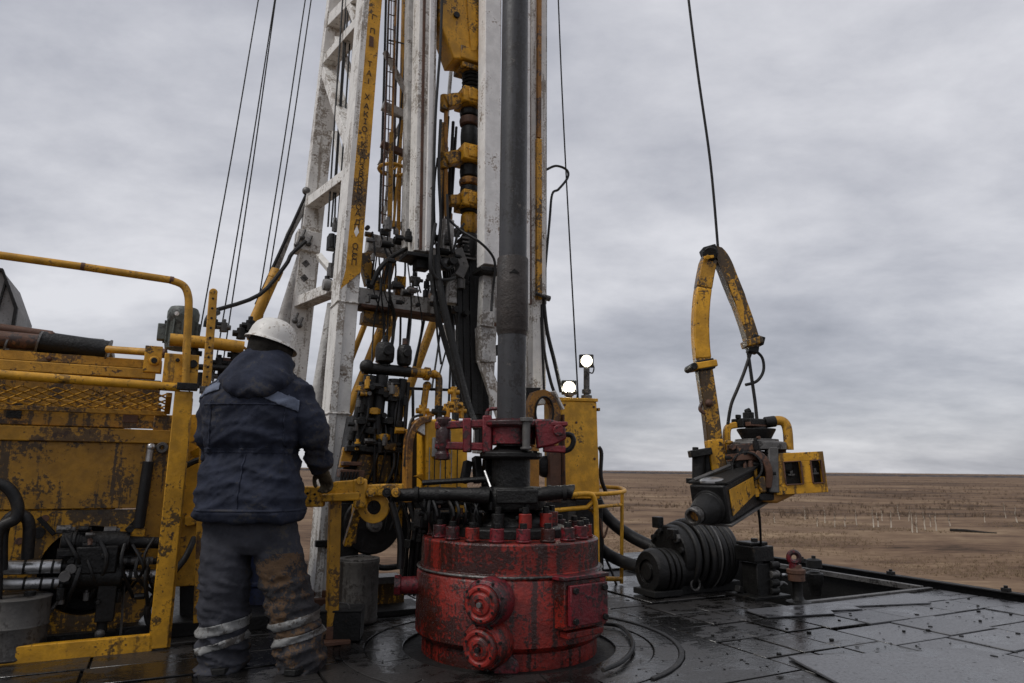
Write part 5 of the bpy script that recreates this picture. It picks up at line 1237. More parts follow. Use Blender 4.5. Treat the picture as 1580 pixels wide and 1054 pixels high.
valve_tower()


def arched_guard():
    t = thing('arched_guard', 'yellow guard box with arched tube frame and valves on top, behind the red tong', 'guard', R(-.2, .95, 0), ANG)
    v = .80; p = lambda px, py, dv=0.0: P(px, py, v + dv)
    b = MB(); b.prism([p(657, 648), p(690, 645), p(716, 652), p(722, 668), p(722, 762), p(657, 762)], V * .3); b.build('guard_box', yellow_clean, t, .015)
    b = MB(); b.sweep(cat([p(628, 775, .02), p(629, 700, .02), p(633, 670, .02), p(645, 652, .02), p(662, 646, .02)], 5), .05, .09); b.build('arch_frame', brownyel, t, .006)
    b = MB(); b.prism([p(640, 662, .0), p(656, 650, .0), p(656, 672, .0)], V * .08); b.build('arch_web', white, t, .004)
    b = MB(); b.box(p(676, 690, -.02), (.09, .03, .14)); b.build('label_plate', cover_m, t, .003)
    for i, px in enumerate((663, 671, 680, 688, 697, 706)):
        b = MB(); b.tube([p(px, 690, -.01), p(px - 1, 740 + (i % 3) * 8, -.01)], .004, 6); b.build('paint_run', black if i % 2 else cover_m, t, 0)
    for px, py, s in ((652, 634, .05), (664, 640, .03), (677, 636, .055), (690, 632, .05), (702, 625, .06), (712, 634, .04), (700, 605, .045)):
        b = MB(); c = p(px, py, .12); b.cyl(c - Z * .06, c + Z * s * .6, s * .5, seg=10); b.cyl(c - U * s, c + U * s, s * .45, seg=10); b.box(c + Z * s * .7, (s, s * .8, s * .4)); b.build('valve', black if px % 2 else yellow_oily, t, .003)
    b = MB(); b.tube(cat([p(652, 640, .05), p(636, 646, .02), p(630, 670, .0), p(624, 720, .0)], 4), .010, 8); b.build('guard_hose', rubber, t, 0)
    b = MB(); b.prism([p(640, 735, .05), p(655, 730, .05), p(655, 745, .05), p(648, 738, .05)], V * .04); b.build('lower_web', yellow, t, .003)
    b = MB(); b.prism([p(633, 668, .2), p(657, 655, .2), p(657, 760, .2), p(633, 760, .2)], V * .1); b.build('guard_inside', black, t, .003)
    b = MB(); b.bar(p(690, 770, .1), p(690, 900, .1), .3, .2); b.build('guard_stand', black, t, .005)


arched_guard()


def sheave_bracket():
    t = thing('sheave_bracket', 'brown yellow bracket plate with a tall slot beside the drill pipe', 'bracket', R(.75, 1.35, 0), ANG)
    v = 1.35; p = lambda px, py, dv=0.0: P(px, py, v + dv)
    outer = [(815, 770), (815, 625), (822, 606), (838, 600), (852, 606), (865, 632), (866, 770)]; cx, cy, ax, ay = 840, 636, 13, 23
    m = MB(); n = 24
    # upper plate as sectors about the oval slot
    def out(a):
        dx, dy = math.cos(a), math.sin(a); poly = [(815, 690), (815, 625), (822, 606), (838, 600), (852, 606), (865, 632), (866, 690)]; best = 1e9
        for i in range(len(poly)):
            x1, y1 = poly[i]; x2, y2 = poly[(i + 1) % len(poly)]; ex, ey = x2 - x1, y2 - y1; den = dx * ey - dy * ex
            if abs(den) < 1e-9: continue
            s = ((x1 - cx) * ey - (y1 - cy) * ex) / den; u = ((x1 - cx) * dy - (y1 - cy) * dx) / den
            if s > 0 and -1e-6 <= u <= 1 + 1e-6: best = min(best, s)
        return cx + dx * best, cy + dy * best
    for k in range(n):
        a0, a1 = 2 * math.pi * k / n, 2 * math.pi * (k + 1) / n
        q = [(cx + ax * math.cos(a0), cy + ay * math.sin(a0)), out(a0), out(a1), (cx + ax * math.cos(a1), cy + ay * math.sin(a1))]
        m.prism([p(x, y) for x, y in q], V * .07)
    m.build('slotted_plate', brownyel, t, 0, ang=20)
    m = MB(); rim_pts = [p(cx + ax * 1.06 * math.cos(2 * math.pi * k / 24), cy + ay * 1.04 * math.sin(2 * math.pi * k / 24), -.005) for k in range(25)]; m.tube(rim_pts, .010, 6); m.build('slot_rim', black, t, 0)
    for xa, xb, mt in ((815, 832, brownyel), (849, 866, rusty)):
        m = MB(); m.prism([p(xa, 690), p(xb, 690), p(xb, 775), p(xa, 775)], V * .07); m.build('side_plate', mt, t, .003)
    m = MB(); m.lathe(p(841, 720, .12), [(.02, 0), (.10, 0), (.10, .05), (.06, .08), (.03, .08)], -V, 24); m.build('lower_sheave', black, t, .003)
    m = MB(); m.prism([p(814, 598, .1), p(835, 598, .1), p(826, 640, .1), p(814, 640, .1)], V * .1); m.build('back_block', black_dull, t, .005)
    m = MB(); m.bar(p(852, 604, .03), p(866, 632, .03), .02, .1); m.build('edge_strip', white, t, .002)
    m = MB(); m.bar(p(840, 775, .1), p(840, 880, .1), .35, .25); m.build('bracket_stand', black, t, .005)
    m = MB(); m.bar(p(866, 640, .02), p(868, 760, .02), .012, .1); m.build('edge_strip', rusty, t, .002)


sheave_bracket()


def lamp_box():
    t = thing('yellow_guard_box', 'tall clean yellow sheet metal box right of the drill pipe carrying two lit lamps', 'box', R(1.2, 1.5, 0), ANG)
    v = 1.5; p = lambda px, py, dv=0.0: P(px, py, v + dv)
    b = MB(); b.prism([p(866, 618), p(921, 620), p(926, 770), p(868, 770)], V * .34); b.build('box_body', yellow_clean, t, .012)
    b = MB(); b.prism([p(863, 613, -.01), p(923, 615, -.01), p(923, 620, -.01), p(863, 618, -.01)], V * .36); b.build('top_plate', yellow_clean, t, .004)
    for px, py in ((889, 652), (871, 625), (916, 628), (917, 708), (872, 750)):
        b = MB(); c = p(px, py); b.cyl(c, c - V * .008, .012, seg=10); b.build('rivet', rusty, t, .001)
    b = MB(); b.box(p(923, 632), (.02, .04, .03)); b.build('hinge', yellow_oily, t, .002)
    b = MB(); b.tube(cat([p(924, 690, .1), p(928, 700, .1), p(927, 735, .1), p(935, 760, .1)], 4), .02, 8); b.build('side_hose', rubber, t, 0)
    b = MB(); b.bar(p(896, 770, .15), p(898, 900, .15), .30, .3); b.build('box_stand', black, t, .006)
    # lamps
    def lamp(px, py, r, lab, post_y, sq):
        base = p(px, post_y, .08); c = p(px, py, .08)
        l = thing('work_lamp', lab, 'lamp', base, ANG, 'lit work lamps on the yellow box')
        d = Vec((-.05, -1, -.12)).normalized(); rt = Mx((d.cross(Z).normalized() * -1, -d, d.cross(Z).cross(d).normalized() * -1)).transposed()
        h = MB()
        if sq: h.box(c - d * .05, (r * 2.35, .09, r * 2.3), rt)
        else: h.lathe(c - d * .12, [(r * .35, 0), (r * .9, .03), (r * 1.12, .10), (r * 1.12, .13)], d, 24); h.box(c - d * .04, (r * 2.5, .05, r * 2.3), rt)
        h.build('lamp_housing', motor_m if sq else steel, l, .01)
        h = MB(); h.lathe(c, [(r * .80, -.01), (r * .80, .02), (r * .6, .032), (r * .1, .038)], d, 24); ln_ = h.build('lamp_lens', lamp_on, l, 0)
        h = MB(); h.ringbox(c + d * .003, d, r * .805, r * .965, .024, 28); h.build('lens_edge', lamp_rim, ln_, .003)
        h = MB(); h.ringbox(c + d * .008, d, r * .97, r * 1.1, .03, 28); h.build('lens_ring', steel, l, .002)
        h = MB(); h.cyl(base - Z * .02, c - Z * r * 1.2, .03, seg=12); h.cyl(base + Z * .03, base + Z * .07, .045, seg=12); h.cyl(base - Z * .03, base + Z * .012, .055, seg=10); h.build('lamp_post', steel, l, .003)
        h = MB(); h.tube(cat([c + U * r + d * -.05, c + U * r * 1.5 - Z * r, c + U * r * 1.2 - Z * r * 2, c - Z * r * 1.9 + U * .03], 4), .007, 6); h.build('lamp_wire', rubber, l, 0)
    lamp(905, 557, .058, 'taller lit work lamp on a post at the right of the yellow box', 612, False)
    lamp(878, 598, .062, 'lower square lit work lamp at the left corner of the yellow box', 616, True)


lamp_box()


def yellow_railing():
    t = thing('yellow_railing', 'small rounded yellow tube railing at the back of the floor right of the preventer', 'railing', R(1.75, 1.55, 0), ANG)
    v = 1.32; p = lambda px, py, dv=0.0: P(px, py, v + dv)
    b = MB(); zt = p(920, 760).z
    def at_z(px, py): return G(px, py, zt)
    b.tube(cat([p(815, 768), p(890, 763), p(935, 762), p(955, 760, .05), p(964, 757, .18), p(955, 753, .4), p(925, 751, .5)], 5), .020, 10); b.build('top_rail', yellow_clean, t, 0)
    b = MB(); b.tube([p(810, 792), p(905, 783), p(917, 772, -.01)], .020, 10); b.build('mid_rail', yellow_clean, t, 0)
    b = MB(); b.tube(cat([p(880, 764, -.03), p(908, 762, -.03), p(917, 770, -.03), p(920, 800, -.03), p(922, 920, -.03)], 4), .024, 10); b.build('front_post', yellow_clean, t, 0)
    g = p(959, 905, .15); b = MB(); b.tube([p(960, 760, .15), Vec((g.x, g.y, .02))], .018, 10); b.build('end_post', yellow_clean, t, 0)
    b = MB(); b.tube([p(921, 782, 0), p(959, 779, .15)], .016, 10); b.build('end_bar', yellow_clean, t, 0)
    b = MB(); b.tube([p(921, 893, 0), Vec((g.x, g.y, .06))], .022, 10); b.build('bottom_bar', yellow, t, 0)
    for px, py in ((917, 790), (912, 785)):
        b = MB(); b.ball(p(px, py), .028); b.build('rail_fitting', yellow_oily, t, 0)


yellow_railing()
# ================================================================== RIGHT: ribbed motor, valves, hanging tong
def ribbed_motor():
    t = thing('ribbed_motor', 'large black ribbed drum motor lying on the floor plate in front of the steppe', 'motor', R(2.1, 1.05, 0), ANG)
    c = P(1030, 872, 1.0); c.z = .315; L = .66
    prof = [(.05, 0), (.255, 0), (.27, .02), (.27, .10), (.265, .12), (.265, .60), (.22, .66), (.05, .66)]
    b = MB(); b.lathe(c, prof, U, 48); m = b.build('main_drum', black, t, .004)
    r = random.Random(51); x = .125
    for k in range(7):
        rr = (.270, .288, .296, .298, .292, .284, .272)[k]; tl = Vec((U.x, U.y, r.uniform(-.05, .05))) + V * r.uniform(-.05, .05); b = MB(); b.torus(c + U * x + Z * r.uniform(-.004, .004), tl, rr, r.uniform(.028, .034), 44, 10); b.build('drum_rib', black if k % 2 else rubber, t, 0); x += .072
    for k in range(12):
        a = 2 * math.pi * k / 12 + .2; q = c + (V * math.cos(a) + Z * math.sin(a)) * .225; b = MB(); b.cyl(q, q - U * .03, .026 if k % 4 else .042, seg=8); b.build('face_bolt', black_dull if k % 4 else steel, m, .002)
    b = MB(); q = c - V * .12 + Z * .20; b.box(q - U * .03, (.06, .10, .09)); q = c + Z * .285 + V * .12 - U * .0; b.box(q, (.07, .09, .10)); q = c + U * .60 + Z * .31; b.box(q, (.10, .08, .06)); b.build('lifting_lug', black, t, .008, kind='stuff')
    c2 = c - U * .30 - Z * .105 - V * .10
    prof = [(.02, -.02), (.07, -.02), (.07, .0), (.10, .005), (.10, -.015), (.165, -.01), (.185, .02)]; x = .05
    for k, r in enumerate((.19, .19, .188, .18)): prof += [(r, x), (r, x + .035), (r - .03, x + .042), (r - .03, x + .055)]; x += .062
    prof += [(.15, x), (.15, x + .1), (.05, x + .1)]
    b = MB(); b.lathe(c2, prof, U, 40); b.build('small_drum', black, t, .003)
    b = MB(); b.ringbox(c + U * .35, U, .320, .328, .02, 40, -1.2, 3.6); b.build('hoop_strap', steel, t, .001)
    b = MB(); b.box(c + U * .3 - Z * .27, (.8, .34, .08)); b.box(c2 - Z * .17 + U * .1, (.3, .3, .05)); b.build('motor_cradle', black_dull, t, .006)
    b = MB(); q = c + U * .12 - V * .22 - Z * .22; b.torus(q, V, .05, .010, 18, 6); b.build('cradle_ring', steel, t, 0)


ribbed_motor()
hg = 'thick ribbed hoses feeding the drum motor'
hose('supply_hose', 'upper thick black hose sagging from the railing to the drum motor', [P(905, 735, 1.8), P(930, 790, 1.7), P(965, 822, 1.5), P(1005, 843, 1.25), P(1028, 850, 1.1)], .058, rubber, group=hg, seg=14)
hose('supply_hose', 'lower thick black hose running from behind the railing to the small drum', [P(900, 815, 1.8), P(925, 845, 1.65), P(950, 862, 1.45), P(985, 875, 1.1), P(1005, 880, .98)], .056, rubber, group=hg, seg=14)
hose('slack_wire', 'thin black wire drooping behind the railing post', [P(925, 780, 1.6), P(932, 850, 1.6), P(943, 880, 1.55), P(952, 905, 1.5)], .012, rubber, 'wire')
hose('red_line', 'thin dark line slanting beside the railing down to the floor', [P(926, 800, 1.5), P(931, 830, 1.5), P(938, 812, 1.5)], .010, rusty, 'wire')


def valve_block():
    g = G(1176, 925); t = thing('valve_block', 'black boxy valve block on a stem between the drum motor and the red eye fitting', 'valve block', (g.x, g.y + .15, 0), ANG)
    y = g.y + .15; q = lambda px, py, d=0.0: Q(px, py, y + d)
    b = MB(); b.box(q(1164, 853), (.24, .22, .13)); b.box(q(1160, 838), (.20, .18, .03)); b.build('block_head', black, t, .008)
    b = MB(); b.box(q(1170, 895), (.20, .18, .30)); b.build('block_body', black, t, .01)
    b = MB(); b.cyl(q(1187, 866), q(1187, 880), .06, seg=12); b.box(q(1182, 856, .02), (.08, .1, .07)); b.build('side_fitting', black_dull, t, .005)
    for py in (872, 886, 900, 912):
        b = MB(); c = q(1194, py, -.05); b.cyl(c - U * .04, c + U * .05, .03, seg=10); b.build('pipe_stub', black_dull if py != 886 else steel, t, .003)
    b = MB(); c = q(1170, 925); b.box((c.x, c.y, .014), (.42, .34, .024)); b.build('block_foot', black, t, .004)
    b = MB(); c = q(1142, 905); b.bar(c, Vec((c.x, c.y, .03)) - U * .02, .06, .06); b.build('block_leg', black_dull, t, .006)
    b = MB(); c = q(1197, 900); b.tube(cat([c - U * .05, c + U * .02 - Z * .03, c + U * .08, c + U * .13 - Z * .02], 3), .014, 8); b.build('drain_tube', steel, t, 0)
    b = MB(); c = q(1164, 836); b.cyl(c - Z * .01, c + Z * .03, .03, seg=10); b.build('line_socket', black, t, .002)
    return q(1172, 838)


vb_top = valve_block()


def eye_fitting():
    g = G(1228, 932); t = thing('eye_fitting', 'reddish brown fitting with a ring eye on top standing at the pit edge', 'eye fitting', (g.x, g.y, 0), ANG)
    y = g.y; q = lambda px, py: Q(px, py, y)
    b = MB(); b.torus(q(1225, 860), Vec((.1, 1, 0)), .042, .022, 20, 8); b.cyl(q(1226, 870), q(1226, 878), .045, seg=14); b.build('ring_eye', maroon, t, 0)
    b = MB(); b.lathe(q(1229, 896), [(.04, .0), (.068, .0), (.068, .055), (.075, .06), (.075, .09), (.05, .10), (.045, .13)], Z, 20); b.build('fitting_body', rusty, t, .003)
    zb = q(1230, 896).z; b = MB(); b.lathe((q(1230, 896).x, y, .0), [(.10, 0), (.10, .02), (.05, .035), (.038, .06), (.042, zb - .02), (.055, zb)], Z, 18); b.build('fitting_stem', black, t, .002)
    b = MB(); b.cyl(q(1214, 887), q(1206, 887), .012, seg=8); b.build('side_pin', chrome, t, 0)
    g = G(1254, 905); t = thing('black_valve', 'black valve with a round cap on the kerb behind the pit', 'valve', (g.x, g.y + .25, 0), ANG)
    y = g.y + .25; q = lambda px, py: Q(px, py, y)
    b = MB(); b.lathe(q(1257, 893), [(.05, -.16), (.06, -.08), (.08, -.02), (.085, .05), (.07, .06), (.05, .07)], Z, 16); b.build('valve_body', black, t, .003)
    b = MB(); b.lathe(q(1256, 872), [(.055, -.03), (.075, -.02), (.075, .05), (.05, .06), (.02, .065), (.02, .09)], Z, 12); b.build('valve_cap', black_dull, t, .003)


eye_fitting()


def hanging_tong():
    Y = 4.9
    q = lambda px, py, d=0.0: Q(px, py, Y + d)
    t = thing('hanging_power_tong', 'scuffed yellow and black power tong with bent neck hanging on a cable', 'power tong', q(1160, 720), 0)
    H = Vec((0, 1, 0))
    # bent box-section neck
    pts = cat([q(1109, 733), q(1102, 690), q(1096, 640), q(1088, 585), q(1082, 545), q(1080, 505), q(1082, 465), q(1087, 430), q(1092, 405)], 4)
    b = MB(); b.sweep(pts, .108, .105, H); nk = b.build('neck_lower', neck_m, t, .012)
    b = MB(); b.sweep([p - Vec((0, .002, 0)) for p in pts[1:6]], [.111] * 5, [.108] * 5, H); b.build('neck_panel', yellow_worn, nk, .010)
    b = MB(); b.sweep([p - Vec((0, .002, 0)) for p in pts[15:27]], [.111] * 12, [.108] * 12, H); b.build('neck_panel', yellow_worn, nk, .010)
    b = MB(); b.sweep([p - Vec((0, .002, 0)) for p in pts[26:33]], [.113] * 7, [.111] * 7, H); b.build('neck_head_band', neck_m, nk, .010)
    b = MB(); up = cat([q(1090, 412), q(1096, 397), q(1106, 394), q(1116, 408), q(1126, 433), q(1140, 468), q(1153, 505), q(1162, 536)], 4); b.sweep(up, [.108] * 9 + [.098] * (len(up) - 18) + [.09] * 9, .095, H); b.build('neck_upper', neck_m, nk, .012)
    b = MB(); b.sweep([q(1127, 432, -.056), q(1140, 466, -.056), q(1151, 500, -.056)], .05, .006, H); b.build('wear_patch', yellow_oily, nk, .002)
    b = MB(); b.bar(q(1066, 568), q(1102, 562), .05, .17, H); b.build('neck_clamp', yellow, t, .008)
    b = MB(); b.bar(q(1074, 566, -.02), q(1099, 562, -.02), .075, .12, H); c = q(1066, 568); b.cyl(c - Vec((.0, .1, 0)), c + Vec((0, .1, 0)), .026, seg=10); b.build('clamp_bolt', black, t, .005)
    b = MB(); b.bar(q(1148, 532), q(1172, 526), .05, .15, H); b.build('neck_clamp', yellow_oily, t, .008)
    b = MB(); b.box(q(1166, 526), (.09, .13, .06), Mx.Rotation(.3, 3, 'Y')); b.box(q(1161, 540), (.07, .08, .05), Mx.Rotation(.2, 3, 'Y')); b.build('clamp_bolt', black, t, .006)
    # hook head
    b = MB(); b.cyl(q(1096, 392, -.07), q(1096, 392, .07), .055, seg=16); b.box(q(1093, 388), (.10, .12, .06), Mx.Rotation(-.3, 3, 'Y')); b.build('hook_head', black, t, .008)
    b = MB(); b.cyl(q(1092, 397, -.07), q(1092, 397, -.11), .018, seg=6); b.bar(q(1086, 398, -.075), q(1101, 396, -.075), .02, .02, H); b.build('hook_pin', yellow, t, .002)
    b = MB(); b.tube(cat([q(1100, 384), q(1112, 388), q(1124, 405), q(1133, 430), q(1137, 448)], 4), .022, 8); b.build('line_guide', black, t, 0)
    b = MB(); b.tube(cat([q(1092, 612), q(1083, 622, -.03), q(1080, 632, -.04), q(1088, 638, -.04), q(1098, 636, -.03)], 4), .012, 8); b.ball(q(1094, 622, -.06), .028); b.build('neck_hook', rusty, t, 0)
    # motor on top: cup, flange and knob
    c = q(1168, 690, .06)
    b = MB(); b.lathe(c, [(.03, -.02), (.20, -.02), (.20, .03), (.19, .035), (.15, .04), (.15, .055), (.02, .055)], Z, 32); b.build('motor_flange', steel, t, .004)
    b = MB(); b.lathe(c, [(.03, .056), (.10, .056), (.115, .085), (.135, .12), (.135, .13), (.075, .132), (.07, .16), (.02, .16)], Z, 28); b.build('motor_cup', black, t, .003)
    b = MB(); b.box(q(1168, 652, .06), (.27, .14, .045)); b.box(q(1142, 653, .05), (.06, .12, .065)); b.build('top_plate', black, t, .008)
    b = MB(); b.box(q(1168, 655, .0), (.18, .05, .03)); b.build('top_plate_face', rusty, t, .004)
    b = MB(); k = q(1155, 645, .05); b.cyl(k - Z * .02, k + Z * .04, .04, seg=8); b.cyl(k + Z * .04 - Vec((.02, 0, 0)), k + Z * .055 + Vec((.015, 0, 0)), .022, seg=8); b.cyl(q(1139, 646, .04), q(1139, 640, .04), .02, seg=8); b.build('control_knob', black_dull, t, .004)
    b = MB(); b.tube(cat([q(1186, 652, .04), q(1200, 649, .04), q(1210, 652, .04), q(1215, 664, .04), q(1217, 694, .04)], 4), .034, 12); b.build('right_handle', yellow_rail, t, 0)
    b = MB(); b.tube([q(1180, 652, .03), q(1196, 650, .03)], .04, 12); b.build('handle_clamp', black, t, .003)
    b = MB(); b.sweep(cat([q(1136, 656, .02), q(1124, 659, .02), q(1121, 672, .02), q(1123, 700, .02)], 4), .045, .06, H); b.build('left_handle', yellow_worn, t, .008)
    # gear case in the middle
    b = MB(); b.box(q(1165, 712, .08), (.42, .36, .14), Mx.Rotation(.05, 3, 'Y')); b.build('gear_case', black, t, .02)
    for i, y in enumerate((691, 698, 705)):
        b = MB(); b.sweep(cat([q(1123, y + 2, -.05), q(1140, y, -.12), q(1160, y - 1, -.12), q(1172, y + 4, -.08)], 3), .022, .05, Z); b.build('case_rib', rusty if i != 1 else black, t, .003)
    b = MB(); b.lathe(q(1153, 722, -.06), [(.02, 0), (.10, 0), (.105, .02), (.105, .10), (.09, .10), (.085, .01)], Vec((-.35, -1, .1)), 24); b.build('jaw_bore', black, t, .003)
    b = MB(); b.sweep(cat([q(1165, 700, -.13), q(1177, 708, -.14), q(1185, 728, -.14), q(1183, 752, -.12)], 4), .05, .06, H); b.build('jaw_arm', rusty, t, .008)
    b = MB(); b.bar(q(1190, 690, -.10), q(1192, 760, -.10), .07, .08, H); b.build('case_post', steel, t, .008)
    b = MB(); b.bar(q(1201, 688, .1), q(1201, 715, .1), .08, .1, H); b.build('case_end', rusty, t, .008)
    b = MB(); b.sweep([q(1168, 770, .0), q(1185, 768, .0), q(1210, 757, .05), q(1220, 746, .05)], [.03, .08, .08, .05], .2, H); b.build('case_bottom', brownyel, t, .015)
    b = MB(); b.bar(q(1161, 720, -.12), q(1165, 762, -.12), .05, .05, H); b.bar(q(1173, 735, -.14), q(1176, 760, -.14), .05, .05, H); b.build('jaw_roller', yellow_oily, t, .01)
    b = MB(); k = q(1165, 760, -.12); b.cyl(k, k + Vec((0, -.03, 0)), .03, seg=10); b.build('jaw_pin', yellow, t, .003)
    b = MB(); b.box(q(1172, 766, -.05), (.16, .16, .05)); b.build('jaw_foot', black, t, .008)
    # yellow open tray with two windows
    ti = lambda px, py, d: q(px, py, d)
    zt, zb = q(1235, 695, -.1).z, q(1235, 765, -.1).z
    A_, B_ = q(1194, 728, -.12), q(1273, 722, -.10); A_.z = B_.z = (zt + zb) / 2; dx = (B_ - A_); ln = dx.length; ex = dx.normalized(); ny = Vec((ex.y, -ex.x, 0)); rt = Mx((ex, -ny, Z)).transposed(); hgt = zt - zb - .03
    tilt = Mx.Rotation(math.radians(-3.5), 3, -ny); rt = tilt @ rt
    fw = MB(); mid = (A_ + B_) / 2; th = .016
    def fp(s0, s1, h0, h1, mb, off=0.0): mb.box(mid + rt @ Vec(((s0 + s1) / 2 * ln - ln / 2, off, (h0 + h1) / 2 * hgt - hgt / 2)), ((s1 - s0) * ln, th, (h1 - h0) * hgt), rt)
    w1, w2 = (.19, .53), (.72, .93)
    fp(0, 1, 0, .24, fw); fp(0, 1, .78, 1, fw)
    for s0, s1 in ((0, w1[0]), (w1[1], w2[0]), (w2[1], 1)): fp(s0, s1, .24, .78, fw)
    tw = fw.build('tray_front', yellow_worn, t, .003)
    for w in (w1, w2):
        m = MB(); fp(w[0] - .02, w[1] + .02, .20, .82, m, .045); m.build('window_back', black, tw, .002)
        m = MB(); a = mid + rt @ Vec(((w[0] + w[1]) / 2 * ln - ln / 2, .025, -.01)); m.box(a, (.05, .02, .012), rt); m.box(a + Z * .02, (.02, .02, .03), rt); m.build('window_latch', steel, tw, .002)
        m = MB()
        for s0, s1, h0, h1 in ((w[0], w[1], .775, .80), (w[0], w[1], .22, .245), (w[0] - .012, w[0] + .012, .245, .775), (w[1] - .012, w[1] + .012, .245, .775)): fp(s0, s1, h0, h1, m, -.012)
        m.build('window_frame', rusty, tw, .002)
    dp = .26
    m = MB(); m.box(mid + rt @ Vec((0, dp, 0)), (ln, th, hgt), rt); m.build('tray_back', yellow_oily, t, .003)
    m = MB(); m.box(mid + rt @ Vec((ln / 2 - th / 2 - .002, dp / 2, 0)), (th, dp - th - .002, hgt - .004), rt); m.build('tray_side', yellow_worn, t, .003)
    m = MB(); m.box(mid + rt @ Vec((0, dp / 2, -hgt / 2 + .012)), (ln - .05, dp - .03, .012), rt); m.build('tray_bottom', black, t, .002)
    # long box arm that points at the camera with a conical nose
    a0, a1 = q(1165, 738, .14), q(1094, 778, -.36); d = (a1 - a0).normalized(); x = d.cross(Z).normalized(); upv = x.cross(d); hb = Vec((1, 0, 0))
    m = MB(); m.bar(a0, a1, .25, .245, Z); arm = m.build('arm_box', black, t, .012)
    r_ = MB(); s = x * .1285; c0 = a0.lerp(a1, .42); c1 = a0.lerp(a1, .93)
    sgn = 1 if (x.x > 0) else -1
    r_.prism([c0 + x * sgn * .1255 + upv * .085, c1 + x * sgn * .1255 + upv * .085, c1 + x * sgn * .1255 - upv * .085, c0 + x * sgn * .1255 - upv * .03], x * sgn * .006); r_.build('arm_side_paint', yellow_worn, arm, .003)
    m = MB(); m.bar(a0.lerp(a1, .2) + upv * .133, a1 + upv * .133 - d * .02, .28, .018, Z); m.build('arm_top_flange', black_dull, arm, .004)
    m = MB(); m.bar(a0.lerp(a1, .2) - upv * .133 , a1 - upv * .133, .27, .018, Z); m.build('arm_bottom_flange', steel, arm, .004)
    m = MB(); m.lathe(a1 - upv * .02, [(.03, -.02), (.112, -.02), (.112, .015), (.096, .02), (.092, .06), (.078, .11), (.064, .15), (.06, .17)], d, 28); m.build('nose_cone', black_dull, t, .004)
    m = MB(); e1 = a1 - upv * .02 + d * .16; m.lathe(e1, [(.052, 0), (.056, .05), (.056, .065), (.05, .07), (.038, .07), (.036, .01), (.02, .005)], d, 28); m.build('nose_ring', steel, t, .002)
    m = MB(); m.lathe(e1, [(.005, .02), (.035, .022), (.034, .03), (.005, .03)], d, 20); m.build('nose_plug', brownyel, t, 0)
    m = MB(); m.ball(a1 - d * .10 + upv * .12, (.10, .10, .035)); m.build('nose_cap', chrome, t, 0)
    m = MB(); m.tube(cat([a1 - d * .03 + upv * .15 - x * sgn * .10, a1 - d * .2 + upv * .16 - x * sgn * .05, a1 - d * .45 + upv * .17], 3), .012, 8); m.build('grease_line', steel, t, 0)
    # small black cylinder block left of the neck
    m = MB(); m.bar(q(1064, 701, -.05), q(1096, 696, -.05), .05, .10, H); m.build('side_bracket', black, t, .006)
    m = MB(); m.cyl(q(1078, 703, -.03), q(1078, 740, -.03), .045, seg=16); m.cyl(q(1091, 700, 0), q(1091, 735, 0), .04, seg=14); m.build('side_cylinder', black_dull, t, .003)
    m = MB(); m.box(q(1080, 742, -.05), (.15, .12, .035)); m.build('side_foot', black, t, .004)
    m = MB(); m.cyl(q(1073, 696, -.05), q(1073, 690, -.05), .022, seg=8); m.build('bracket_bolt', black, t, .004)
    r = random.Random(31)
    for i in range(30):
        px, py = r.uniform(1122, 1198), r.uniform(672, 764); s_ = r.uniform(.014, .034); cc = q(px, py, -.13 + r.random() * .05); ax_ = r.choice((Vec((1, 0, 0)), Z, H)); m = MB()
        m.cyl(cc - ax_ * s_, cc + ax_ * s_, s_ * .7, seg=r.choice((6, 8, 12))); m.cyl(cc + ax_ * s_, cc + ax_ * s_ * 1.6, s_ * .45, seg=6); m.build('case_fitting', r.choice((black, black_dull, black, rusty, yellow_oily)), t, .002)
    # hoses on the tong
    for pts, r, nm in (([q(1164, 540), q(1176, 552), q(1178, 572), q(1168, 588), q(1150, 594)], .011, 'hose'), ([q(1158, 545), q(1148, 575), q(1138, 600), q(1128, 625), q(1123, 655)], .012, 'hose'), ([q(1154, 542), q(1160, 585), q(1165, 620), q(1168, 648)], .012, 'hose'), ([q(1112, 392, .05), q(1128, 412, .05), q(1135, 440, .05)], .016, 'hose')):
        m = MB(); m.tube(cat(pts, 6), r, 8); m.build(nm, rubber, t, 0)
    # the cable and the tail line are things of their own
    hose('hanging_cable', 'steel cable coming down from the mast to the neck of the hanging tong', [q(1030, -330), q(1056, -60), q(1075, 100), q(1096, 250), q(1108, 385)], .010, black_dull, 'cable', None, 8)
    hose('tail_line', 'thin dark line from under the hanging tong down to the black valve block', [q(1166, 765, -.02), q(1172, 800, .4), vb_top + Vec((.0, -.03, -.02))], .011, black_dull, 'line', None, 6, 3)


hanging_tong()
# ================================================================== THE WORKER
def remeshed(mb, vox, wr=None, smooth_it=2):
    me = mb.mesh('tmp'); o = bpy.data.objects.new('tmp', me); COL.objects.link(o)
    m = o.modifiers.new('r', 'REMESH'); m.mode = 'VOXEL'; m.voxel_size = vox
    s = o.modifiers.new('s', 'SMOOTH'); s.iterations = smooth_it; s.factor = .5
    dg = bpy.context.evaluated_depsgraph_get(); dg.update(); n = bpy.data.meshes.new_from_object(o.evaluated_get(dg))
    bpy.data.objects.remove(o); bpy.data.meshes.remove(me)
    if wr:
        n.update(); nv = len(n.vertices); nor = [v.normal.copy() for v in n.vertices]
        for v, k in zip(n.vertices, nor): v.co += k * wr(v.co.copy(), k)
        n.update()
    n.polygons.foreach_set('use_smooth', [True] * len(n.polygons)); return n


def put(name, me, mat, parent, xf=True):
    me.materials.clear(); me.materials.append(mat); o = bpy.data.objects.new(name, me); COL.objects.link(o); o.parent = parent
    if xf: me.transform(FR[parent].inverted())
    FR[o] = FR[parent]; ALL.append(o); return o


